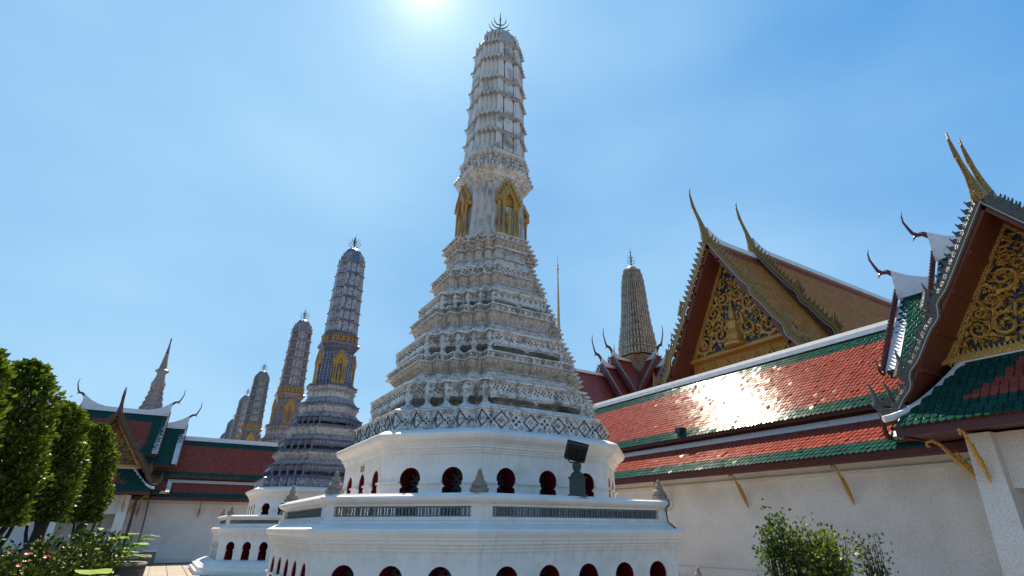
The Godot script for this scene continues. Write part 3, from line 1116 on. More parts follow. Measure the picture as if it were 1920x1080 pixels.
# horned ridge finial; x points outward, y up
func horn(kind: String) -> ArrayMesh:
	if shared.has(kind):
		return shared[kind]
	var mb := MB.new()
	if kind == "hook":       # swept finial with a beak
		mb.tube([Vector3(-0.10, -0.10, 0), Vector3(0.0, 0.04, 0), Vector3(0.10, 0.13, 0), Vector3(0.20, 0.15, 0), Vector3(0.27, 0.22, 0), Vector3(0.32, 0.36, 0), Vector3(0.37, 0.52, 0), Vector3(0.37, 0.66, 0), Vector3(0.335, 0.76, 0)], [0.07, 0.062, 0.052, 0.046, 0.036, 0.028, 0.022, 0.016, 0.004], 6, Vector3.BACK, 0.6)
		mb.tube([Vector3(0.16, 0.15, 0), Vector3(0.26, 0.12, 0), Vector3(0.30, 0.05, 0)], [0.04, 0.025, 0.004], 5)
	else:                    # tall slender horn leaning outward
		mb.tube([Vector3(-0.02, 0.0, 0), Vector3(0.02, 0.12, 0), Vector3(0.06, 0.28, 0), Vector3(0.16, 0.52, 0), Vector3(0.29, 0.74, 0), Vector3(0.37, 0.88, 0), Vector3(0.41, 1.04, 0), Vector3(0.45, 1.22, 0), Vector3(0.44, 1.36, 0), Vector3(0.38, 1.46, 0)], [0.17, 0.165, 0.125, 0.075, 0.058, 0.064, 0.05, 0.034, 0.024, 0.004], 7, Vector3.BACK, 0.62)
		mb.tube([Vector3(0.31, 0.84, 0), Vector3(0.38, 0.82, 0), Vector3(0.42, 0.77, 0)], [0.035, 0.024, 0.004], 5)
	shared[kind] = mb.mesh()
	return shared[kind]

func fin_mesh(h: float) -> ArrayMesh:   # curled leaf along a barge board: x down the board, y up from it
	var key := "fin %.2f" % h
	if not shared.has(key):
		var mb := MB.new()
		mb.extrude(PackedVector2Array([Vector2(-0.4 * h, 0), Vector2(0.42 * h, 0), Vector2(0.36 * h, 0.4 * h), Vector2(0.08 * h, 0.72 * h), Vector2(-0.12 * h, 1.02 * h), Vector2(-0.34 * h, 1.1 * h), Vector2(-0.16 * h, 0.78 * h), Vector2(-0.34 * h, 0.45 * h)]), -0.12 * h, 0.12 * h, true)
		shared[key] = mb.mesh()
	return shared[key]

# barge board from the ridge to the foot in the plane with normal `face`; serpent bends, fins, curled foot
func barge(parent: Node3D, top: Vector3, foot: Vector3, face: Vector3, m: Material, fm: Material, wide: float, fin: float, bends: bool) -> void:
	var d := (foot - top)
	var L := d.length()
	var z := d / L
	var up := face.cross(z).normalized()
	if up.y < 0:
		up = -up
	var mb := MB.new()
	var pts := []
	var rad := []
	var n := 40 if bends else 8
	for i in n + 1:
		var f := float(i) / n
		var off := 0.0
		if bends:
			for c in [0.52, 0.86]:
				var e: float = (f - c) / 0.05
				off -= wide * 0.9 * e * exp(-e * e)
		pts.append(top + d * f + up * off)
		rad.append(wide * (0.62 if bends else 0.5))
	mb.tube(pts, rad, 8, face, 0.6)
	var board := part(mb, "barge_board", m, parent)
	var bead := MB.new()      # pale glass edging along the board
	var bp := []
	var br := []
	for i in n + 1:
		bp.append(pts[i] - up * wide * 0.42 + face * wide * 0.32)
		br.append(wide * 0.065)
	bead.tube(bp, br, 5)
	part(bead, "edging", mats.glass_edging if bends and m != mats.bronze else m, board)
	var count := int(L / (fin * 0.95))
	var mesh := fin_mesh(fin)
	for i in count:
		var f := (i + 0.7) / (count + 0.6)
		var p: Vector3 = pts[int(f * n)].lerp(pts[mini(int(f * n) + 1, n)], f * n - int(f * n))
		var bz := z.cross(up)
		put(mesh, "fin", fm, board, Transform3D(Basis(z, up, bz), p + up * wide * 0.35))
	if bends:      # flame crests standing at the bends
		for c in [0.50, 0.84]:
			var b0: Vector3 = top + d * c + up * wide * 0.5
			var fl := MB.new()
			fl.tube([b0, b0 + up * wide * 0.9 + z * wide * 0.6, b0 + Vector3(0, wide * 2.4, 0) + z * wide * 0.5, b0 + Vector3(0, wide * 4.2, 0) + z * wide * 0.9], [wide * 0.6, wide * 0.62, wide * 0.4, 0.01], 6, face, 0.5)
			part(fl, "flame_crest", fm, board)
	# upturned serpent head at the foot
	var hd := MB.new()
	var out := Vector3(z.x, 0, z.z).normalized()
	var s := wide * 2.4
	hd.tube([foot - z * s * 0.3, foot + z * s * 0.25, foot + out * s * 0.75 + Vector3(0, -s * 0.1, 0), foot + out * s * 1.1 + Vector3(0, s * 0.35, 0), foot + out * s * 1.05 + Vector3(0, s * 0.95, 0), foot + out * s * 1.2 + Vector3(0, s * 1.6, 0)], [wide * 0.55, wide * 0.6, wide * 0.6, wide * 0.55, wide * 0.36, 0.01], 7, face, 0.6)
	part(hd, "serpent_head", fm, board)
	for k in 3:
		put(mesh, "crest", fm, board, Transform3D(Basis(out, Vector3.UP, out.cross(Vector3.UP)), foot + out * s * (0.15 + 0.3 * k) + Vector3(0, s * 0.25, 0)))

# white plastered ridge, curling up at the ends that are named
func ridge(parent: Node3D, p: Vector3, q: Vector3, h: float, w: float, curl0: float, curl1: float, m: Material) -> void:
	var L := p.distance_to(q)
	var d := (q - p) / L
	var side := d.cross(Vector3.UP)
	var n := maxi(12, int(L * 3))
	var rings := []
	for i in n + 1:
		var s := L * i / n
		var up := curl0 * pow(clampf(1.0 - s / 1.3, 0, 1), 2.2) + curl1 * pow(clampf(1.0 - (L - s) / 1.3, 0, 1), 2.2)
		var c := p + d * s
		var b := -side * w
		var t := Vector3(0, h + up, 0)
		rings.append(PackedVector3Array([c - b, c - b * 0.8 + t * 0.55 + Vector3(0, 0, 0), c - b * 0.55 + t, c + b * 0.55 + t, c + b * 0.8 + t * 0.55, c + b]))
	var mb := MB.new()
	mb.loft(rings, true, true, true)
	part(mb, "ridge", m, parent)

# a gold wall bracket: x outward from the wall, y up
func bracket_mesh() -> ArrayMesh:
	if shared.has("bracket"):
		return shared["bracket"]
	var mb := MB.new()
	mb.tube([Vector3(0.02, -0.42, 0), Vector3(0.05, -0.32, 0), Vector3(0.12, -0.18, 0), Vector3(0.19, -0.06, 0), Vector3(0.25, 0.02, 0), Vector3(0.33, 0.14, 0), Vector3(0.42, 0.30, 0), Vector3(0.52, 0.38, 0), Vector3(0.60, 0.36, 0), Vector3(0.60, 0.29, 0), Vector3(0.56, 0.28, 0)], [0.012, 0.035, 0.055, 0.062, 0.05, 0.036, 0.03, 0.032, 0.03, 0.022, 0.01], 6, Vector3.BACK, 0.75)
	for k in 4:
		var p := Vector3(0.10 + k * 0.05, -0.24 + k * 0.09, 0)
		mb.tube([p, p + Vector3(-0.03, 0.06, 0), p + Vector3(-0.01, 0.15, 0)], [0.032, 0.028, 0.004], 5, Vector3.BACK, 0.7)
	shared["bracket"] = mb.mesh()
	return shared["bracket"]

# one roof tier in gate or gallery axes: x along the ridge, +z towards the court. The far slope is a plain slab.
func tier(parent: Node3D, x0: float, x1: float, ze: float, ye: float, zr: float, yr: float, w: float, gauge: float, pick: Callable, single: int, eye: Vector3, back := true, dull := false) -> void:
	var mb := MB.new()
	slab(mb, Vector3(x0, yr, zr), Vector3(x1, yr, zr), Vector3(x1, ye, ze), Vector3(x0, ye, ze), 0.06)
	if back:
		var zb := 2 * zr - ze
		slab(mb, Vector3(x1, yr, zr - 0.002), Vector3(x0, yr, zr - 0.002), Vector3(x0, ye, zb), Vector3(x1, ye, zb), 0.06)
	part(mb, "roof_deck", mats.under_roof, parent)
	tile_roof(parent, Vector3(x0, yr, zr), Vector3(x1, yr, zr), Vector3(x1, ye, ze), Vector3(x0, ye, ze), w, gauge, pick, single, eye, dull)

func box_part(parent: Node3D, called: String, m: Material, lo: Vector3, hi: Vector3) -> MeshInstance3D:
	var mb := MB.new()
	mb.box((lo + hi) / 2, hi - lo)
	return part(mb, called, m, parent)

func border_pick(top: int, bottom: int) -> Callable:
	return func(_u, _v, r, rows): return "green" if r < top or r >= rows - bottom else "red"

# roofed cloister wall; local x along it from 0 to L, +z the court side, z = 0 the eaves line
func gallery(label: String, at: Vector3, turn: float, L: float, eye: Vector3, brackets: Array, single: Array) -> Node3D:
	var g := thing("gallery", label, "gallery", at, turn)
	# wall with stepped base
	box_part(g, "wall", mats.wall_paint, Vector3(0, 0.0, -3.7), Vector3(L, 3.0, -0.7))
	box_part(g, "wall_base", mats.wall_paint, Vector3(0, 0, -0.70), Vector3(L, 0.66, -0.60))
	box_part(g, "wall_base", mats.wall_paint, Vector3(0, 0, -0.598), Vector3(L, 0.45, -0.50))
	box_part(g, "step", mats.wall_paint, Vector3(0, 0, -0.498), Vector3(L, 0.18, -0.20))
	box_part(g, "cornice", mats.wall_paint, Vector3(0, 2.72, -0.70), Vector3(L, 2.80, -0.64))
	# eaves board, soffit and gutter
	box_part(g, "soffit", mats.maroon, Vector3(0, 3.0, -3.8), Vector3(L, 3.03, -0.05))
	box_part(g, "eaves_board", mats.maroon, Vector3(0, 2.89, -0.05), Vector3(L, 3.035, 0.0))
	box_part(g, "eaves_board", mats.maroon, Vector3(0, 2.97, 0.001), Vector3(L, 3.07, 0.03))
	# lower slope
	tier(g, 0, L, 0.03, 3.08, -0.78, 3.80, 0.125, 0.115, border_pick(0, 3), single[0], eye, false, single[0] == 0)
	var mb := MB.new()
	for k in 1:
		mb.extrude(PackedVector2Array([Vector2(-0.72, 3.79), Vector2(-0.76, 3.84), Vector2(-0.86, 3.97), Vector2(-0.90, 3.985), Vector2(-1.05, 3.985), Vector2(-1.05, 3.79)]), 0, L, true)
	var o := part(mb, "white_course", mats.ridge_white, g)
	o.transform = Transform3D(Basis(Vector3(0, 0, 1), Vector3.UP, Vector3(-1, 0, 0)), Vector3(L, 0, 0))
	box_part(g, "clerestory", mats.maroon, Vector3(0, 3.80, -1.3), Vector3(L, 4.30, -1.06))
	box_part(g, "eaves_board", mats.maroon, Vector3(0, 4.04, -0.74), Vector3(L, 4.125, -0.70))
	box_part(g, "soffit", mats.maroon, Vector3(0, 4.095, -1.2), Vector3(L, 4.115, -0.74))
	# upper slope
	tier(g, 0, L, -0.68, 4.14, -2.4, 6.26, 0.125, 0.115, border_pick(4, 3), single[1], eye, true, single[0] == 0)
	ridge(g, Vector3(0, 6.19, -2.4), Vector3(L, 6.19, -2.4), 0.24, 0.16, 0, 0, mats.ridge_white)
	for bx in brackets:
		put(bracket_mesh(), "bracket", mats.gold_old, g, Transform3D(Basis(Vector3(0, 0, 1), Vector3.UP, Vector3(-1, 0, 0)), Vector3(bx, 2.52, -0.68)))
	return g

# gate porch set in a gallery; local x along the gallery, +z to the court, z = 0 the gallery eaves
func gate(label: String, at: Vector3, turn: float, eye: Vector3, near: bool) -> Node3D:
	var g := thing("gate_porch", label, "gate", at, turn)
	var w := 0.125
	var ga := 0.115
	# raised roof tiers over the gallery
	var i := 0
	for e in [[2.95, 4.66, 6.82, 0.09], [1.95, 5.12, 7.45, 0.10]]:
		var X: float = e[0]
		var ye: float = e[1]
		var yr: float = e[2]
		var pick := func(u, _v, r, rows): return "green" if r < 5 or r >= rows - 5 or u < 0.16 or u > 0.84 else "red"
		tier(g, -X, X, -0.44 + 0.02 * i, ye, -2.2, yr, w, ga, pick, 60 if near else 0, eye, true, not near)
		ridge(g, Vector3(-X - 0.08, yr - 0.06, -2.2), Vector3(X + 0.08, yr - 0.06, -2.2), 0.26, 0.17, 0.55, 0.55, mats.ridge_white)
		box_part(g, "eaves_board", mats.maroon, Vector3(-X, ye - 0.12, -0.50), Vector3(X, ye - 0.02, -0.45))
		box_part(g, "gable_wall", mats.maroon, Vector3(-X + 0.1, ye - 0.9, -3.4), Vector3(X - 0.1, ye - 0.03, -0.9))
		for s in [-1.0, 1.0]:
			var verge := MB.new()      # white plaster strip along the verge, both slopes
			for k in 2:
				var zf := -0.40 if k == 0 else -4.0
				var a := Vector3(s * (X + 0.05), yr + 0.06, -2.2)
				var b := Vector3(s * (X + 0.05), ye + 0.06, zf)
				var inn := Vector3(-s * 0.26, 0, 0)
				if (s > 0) == (k == 0):
					slab(verge, a + inn, a, b, b + inn, 0.10)
				else:
					slab(verge, a, a + inn, b + inn, b, 0.10)
			part(verge, "verge", mats.ridge_white, g)
			barge(g, Vector3(s * (X + 0.09), yr + 0.16, -2.2), Vector3(s * (X + 0.09), ye + 0.02, -0.40), Vector3(s, 0, 0), mats.maroon, mats.maroon, 0.07, 0.13, false)
			put(horn("hook"), "ridge_horn", mats.maroon, g, Transform3D(Basis(Vector3(s * 1.2, 0, 0), Vector3.UP * 1.25, Vector3(0, 0, s * 1.2)), Vector3(s * (X + 0.08), yr + 0.62, -2.2)))
			# lower verge of the skirt roof
			var v2 := MB.new()
			var a2 := Vector3(s * (X + 0.05), 3.98 + 0.12 * i, -0.76)
			var b2 := Vector3(s * (X + 0.05), 3.30 + 0.10 * i, 0.06)
			var in2 := Vector3(-s * 0.2, 0, 0)
			if s > 0:
				slab(v2, a2 + in2, a2, b2, b2 + in2, 0.10)
			else:
				slab(v2, a2, a2 + in2, b2 + in2, b2, 0.10)
			part(v2, "verge", mats.ridge_white, g)
			var hd := MB.new()
			var f := Vector3(s * (X + 0.09), 3.28 + 0.10 * i, 0.06)
			hd.tube([f + Vector3(0, 0.1, -0.12), f + Vector3(0, 0.0, 0.02), f + Vector3(0, 0.08, 0.12), f + Vector3(0, 0.28, 0.12), f + Vector3(0, 0.46, 0.18)], [0.05, 0.06, 0.055, 0.035, 0.005], 6)
			part(hd, "serpent_head", mats.maroon, g)
		tier(g, -X, X, 0.06, 3.22 + 0.1 * i, -0.80, 3.94 + 0.12 * i, w, ga, border_pick(1, 3), 0, eye, false, not near)
		i += 1
	# white masonry
	for s in [-1.0, 1.0]:
		var pil := MB.new()
		pil.loft([PackedVector3Array([Vector3(s * 1.26 - 0.24, 0, -0.7), Vector3(s * 1.26 - 0.24, 0, 1.04), Vector3(s * 1.26 + 0.24, 0, 1.04), Vector3(s * 1.26 + 0.24, 0, -0.7)]), PackedVector3Array([Vector3(s * 1.26 - 0.18, 3.06, -0.7), Vector3(s * 1.26 - 0.18, 3.06, 1.0), Vector3(s * 1.26 + 0.18, 3.06, 1.0), Vector3(s * 1.26 + 0.18, 3.06, -0.7)])], true, true, true)
		part(pil, "pier", mats.wall_paint, g)
		put(bracket_mesh(), "bracket", mats.gold, g, Transform3D(Basis(Vector3(s * 1.15, 0, 0), Vector3.UP * 1.05, Vector3(0, 0, s * 1.0)), Vector3(s * 1.45, 2.66, 0.72)))
		put(bracket_mesh(), "bracket", mats.gold, g, Transform3D(Basis(Vector3(0, 0, 1), Vector3.UP * 1.0, Vector3(-1, 0, 0)), Vector3(s * 1.26, 2.70, 1.02)))
	box_part(g, "lintel_wall", mats.wall_paint, Vector3(-1.1, 2.2, -0.7), Vector3(1.1, 3.06, 0.80))
	box_part(g, "back_wall", mats.wall_paint, Vector3(-1.05, 0, -0.72), Vector3(1.05, 2.2, -0.66))
	# skirt roof of the porch: front slope and two hips
	box_part(g, "soffit", mats.maroon, Vector3(-2.18, 3.10, -0.6), Vector3(2.18, 3.13, 1.56))
	box_part(g, "eaves_board", mats.maroon, Vector3(-2.2, 3.06, 1.56), Vector3(2.2, 3.20, 1.60))
	for s in [-1.0, 1.0]:
		box_part(g, "eaves_board", mats.maroon, Vector3(s * 2.2 - 0.02, 3.062, -0.5), Vector3(s * 2.2 + 0.02, 3.198, 1.558))
	var dents := MB.new()
	for k in 52:
		dents.box(Vector3(-2.17 + k * 0.085, 3.225, 1.60), Vector3(0.05, 0.05, 0.03))
	part(dents, "dentils", mats.maroon, g, true)
	var f0 := Vector3(-1.22, 4.30, 0.62)
	var f1 := Vector3(1.22, 4.30, 0.62)
	var e0 := Vector3(-2.22, 3.24, 1.62)
	var e1 := Vector3(2.22, 3.24, 1.62)
	var deck := MB.new()
	slab(deck, f0, f1, e1, e0, 0.05)
	part(deck, "roof_deck", mats.under_roof, g)
	var skirt := func(u, v, r, rows): return "red" if r >= 1 and r < rows - 4 and absf(u - 0.5) < 0.12 + 0.30 * v else "green"
	tile_roof(g, f0, f1, e1, e0, w, ga, skirt, 100 if near else 0, eye, not near)
	for s in [-1.0, 1.0]:
		var h0 := Vector3(s * 1.22, 4.30, 0.60)
		var h1 := Vector3(s * 1.22, 4.30, -0.6)
		var k1 := Vector3(s * 2.22, 3.24, -0.6)
		var k0 := Vector3(s * 2.22, 3.24, 1.60)
		var dk := MB.new()
		if s > 0:
			slab(dk, h0, h1, k1, k0, 0.05)
		else:
			slab(dk, h1, h0, k0, k1, 0.05)
		part(dk, "roof_deck", mats.under_roof, g)
		var plain := func(_u, _v, _r, _n): return "green"
		if s > 0:
			tile_roof(g, h0, h1, k1, k0, w, ga, plain)
		else:
			tile_roof(g, h1, h0, k0, k1, w, ga, plain)
		# white hip, curling at its foot
		var hip := MB.new()
		var pts := []
		var rad := []
		for k in 11:
			var f := k / 10.0
			pts.append(Vector3(s * 1.22, 4.34, 0.62).lerp(Vector3(s * 2.30, 3.27, 1.70), f) + Vector3(0, 0.10 * pow(f, 5) - 0.10 * sin(f * PI), 0))
			rad.append(0.062)
		hip.tube(pts, rad, 6)
		part(hip, "hip", mats.ridge_white, g)
	var trim := MB.new()
	trim.box(Vector3(0, 4.33, 0.66), Vector3(2.5, 0.09, 0.10))
	part(trim, "white_course", mats.ridge_white, g)
	# porch roof: two tiers of slopes behind the gable
	for k in 2:
		var z1 := 1.38 if k == 0 else 0.80
		var yr := 6.70 + 0.12 * k
		for s in [-1.0, 1.0]:
			var dk := MB.new()
			var r0 := Vector3(0, yr, z1)
			var r1 := Vector3(0, yr, -2.2)
			var q1 := Vector3(s * 2.08, 3.72 + 0.12 * k, -2.2)
			var q0 := Vector3(s * 2.08, 3.72 + 0.12 * k, z1)
			if s > 0:
				slab(dk, r0, r1, q1, q0, 0.09)
			else:
				slab(dk, r1, r0, q0, q1, 0.09)
			part(dk, "roof_deck", mats.soffit, g)
			var pick := func(u, _v, r, rows): return "green" if r < 4 or r >= rows - 4 else "red"
			if s > 0:
				tile_roof(g, r0, r1, q1, q0, w, ga, pick)
			else:
				tile_roof(g, r1, r0, q0, q1, w, ga, pick)
			barge(g, Vector3(s * 0.02, yr + 0.06, z1 + 0.04), Vector3(s * 2.16, 3.58 + 0.12 * k, z1 + 0.04), Vector3(0, 0, 1), mats.naga_tile if near else mats.bronze, mats.naga_tile if near else mats.bronze, 0.13, 0.14, true)
		put(horn("tall"), "ridge_horn", mats.naga_gold if near else mats.maroon, g, Transform3D(Basis(Vector3(0, 0, 1) * 0.95, Vector3.UP * 0.9, Vector3(-1, 0, 0) * 1.1), Vector3(0, yr + 0.05, z1 + 0.02)))
		ridge(g, Vector3(0, yr - 0.02, z1), Vector3(0, yr - 0.02, -2.2), 0.16, 0.12, 0.1, 0, mats.ridge_white)
	# rafters under the overhang
	for s in [-1.0, 1.0]:
		for k in 4:
			var f := 0.2 + k * 0.2
			var rf := MB.new()
			var p := Vector3(s * 2.08 * f, lerpf(6.70, 3.72, f) - 0.15, 0.0)
			rf.box(p + Vector3(0, 0, 0.92), Vector3(0.07, 0.07, 0.85))
			part(rf, "rafter", mats.soffit, g)
	pediment(g, Vector3(0, 4.38, 0.56), 1.46, 2.02, near)
	return g

# gilded triangular pediment, base centre at p, half width w, height h, facing +z
func pediment(g: Node3D, p: Vector3, w: float, h: float, fine: bool) -> void:
	var bd := MB.new()
	bd.x = Transform3D(Basis.IDENTITY, p)
	bd.extrude(PackedVector2Array([Vector2(-w - 0.3, -0.05), Vector2(w + 0.3, -0.05), Vector2(0, h + 0.42)]), -0.08, 0.0)
	part(bd, "pediment_board", mats.blue_glass, g)
	var fr := MB.new()
	fr.x = Transform3D(Basis.IDENTITY, p)
	var t := w * 0.14
	for s in [-1.0, 1.0]:
		fr.extrude(PackedVector2Array([Vector2(s * (w + 0.22), 0.0), Vector2(s * (w + 0.22 - t * 1.5), 0.0), Vector2(0, h + 0.06), Vector2(0, h + 0.36)]), 0.0, 0.07)
	part(fr, "gilded_frame", mats.gold_pale, g)
	var bm := MB.new()
	bm.x = Transform3D(Basis.IDENTITY, p)
	bm.box(Vector3(0, -0.03, 0.08), Vector3(2 * w + 0.3, 0.07, 0.16))
	bm.box(Vector3(0, 0.035, 0.06), Vector3(2 * w + 0.1, 0.05, 0.12))
	part(bm, "gilded_beam", mats.gold, g)
	var dn := MB.new()
	dn.x = Transform3D(Basis.IDENTITY, p)
	var c := int(2 * w / 0.075)
	for k in c:
		var x := -w + (k + 0.5) * 2 * w / c
		dn.extrude(PackedVector2Array([Vector2(x - 0.03, 0.06), Vector2(x + 0.03, 0.06), Vector2(x, 0.15)]), 0.02, 0.09, true)
		dn.extrude(PackedVector2Array([Vector2(x - 0.03, -0.065), Vector2(x, -0.14), Vector2(x + 0.03, -0.065)]), 0.04, 0.13, true)
	part(dn, "lotus_fringe", mats.gold, g, true)
	# scrollwork: spirals with leaves, mirrored about the middle
	var r0 := w * 0.17
	var spots := []
	var tries := 0
	while tries < 900:
		tries += 1
		var r := r0 * (1.0 if tries < 150 else 0.72 if tries < 400 else 0.48)
		var x := rng.randf_range(r * 0.9, w)
		var y := rng.randf_range(0.16 + r, h)
		if x / w + (y + r * 0.4) / h > 0.97 - r / w * 0.7:
			continue
		if x < w * 0.16 + r * 0.5 and y < h * 0.55:
			continue
		var ok := true
		for s in spots:
			if Vector2(x - s[0], y - s[1]).length() < (r + s[2]) * 0.93:
				ok = false
				break
		if ok:
			spots.append([x, y, r])
	for s in spots:
		var dir := 1.0 if rng.randf() < 0.5 else -1.0
		var ph := rng.randf() * TAU
		for mir in [-1.0, 1.0]:
			var mb := MB.new()
			mb.x = Transform3D(Basis.IDENTITY, p)
			var pts := []
			var rad := []
			for k in 15:
				var f := k / 14.0
				var an: float = ph + dir * f * 9.5
				var rr: float = s[2] * (1.0 - 0.86 * f)
				pts.append(Vector3(mir * (s[0] + cos(an) * rr), s[1] + sin(an) * rr, 0.035 + 0.05 * f))
				rad.append(s[2] * lerpf(0.17, 0.10, f))
			mb.tube(pts, rad, 5)
			for k in 7:      # flame leaves round the rim
				var an: float = ph + dir * (k * 0.85)
				var u := Vector3(mir * cos(an), sin(an), 0)
				var v := Vector3(-u.y, u.x, 0)
				var b: Vector3 = Vector3(mir * s[0], s[1], 0.05) + u * s[2] * 0.92
				mb.tri(b - v * s[2] * 0.2, b + v * s[2] * 0.2 + Vector3(0, 0, 0.02), b + u * s[2] * 0.42 + v * s[2] * 0.25 * dir + Vector3(0, 0, 0.05))
				mb.tri(b + v * s[2] * 0.2, b - v * s[2] * 0.2 + Vector3(0, 0, 0.06), b + u * s[2] * 0.42 + v * s[2] * 0.25 * dir + Vector3(0, 0, 0.05))
			part(mb, "scroll", mats.gold, g)
	var lr := MB.new()      # small curled leaves filling the ground
	lr.x = Transform3D(Basis.IDENTITY, p)
	var wanted := 620 if fine else 420
	var got := 0
	while got < wanted:
		var x := rng.randf_range(-w, w)
		var y := rng.randf_range(0.12, h * 1.05)
		if absf(x) / w + y / h > 1.0:
			continue
		got += 1
		var an := rng.randf() * TAU
		var u := Vector3(cos(an), sin(an), 0)
		var v := Vector3(-u.y, u.x, 0)
		var c0 := Vector3(x, y, 0.004)
		var s := w * rng.randf_range(0.045, 0.075)
		var tip := c0 + u * s + v * s * 0.5 + Vector3(0, 0, 0.03)
		lr.tri(c0 - v * s * 0.35, c0 + u * s * 0.4 + Vector3(0, 0, 0.05), tip)
		lr.tri(c0 + u * s * 0.4 + Vector3(0, 0, 0.05), c0 + v * s * 0.35, tip)
		lr.tri(c0 + v * s * 0.35, c0 + u * s * 0.4 + Vector3(0, 0, 0.05), c0 - v * s * 0.35)
	part(lr, "leaf_relief", mats.gold, g, true)
	# deity under a tiered crown, on a pedestal
	var de := MB.new()
	var q := h * 0.5
	de.lathe([[q * 0.26, 0.10], [q * 0.26, 0.10 + q * 0.06], [q * 0.16, 0.10 + q * 0.12], [q * 0.20, 0.10 + q * 0.22], [q * 0.12, 0.10 + q * 0.36], [q * 0.15, 0.10 + q * 0.52], [q * 0.06, 0.10 + q * 0.60], [q * 0.085, 0.10 + q * 0.68], [q * 0.07, 0.10 + q * 0.78], [q * 0.04, 0.10 + q * 0.86], [0.004, 0.10 + q * 1.15]], 9, p + Vector3(0, 0, 0.06))
	for s in [-1.0, 1.0]:
		de.tube([p + Vector3(s * q * 0.14, 0.10 + q * 0.5, 0.08), p + Vector3(s * q * 0.28, 0.10 + q * 0.42, 0.12), p + Vector3(s * q * 0.24, 0.10 + q * 0.62, 0.12)], [q * 0.05, q * 0.045, q * 0.03], 6)
	part(de, "deity_relief", mats.gold_pale, g)

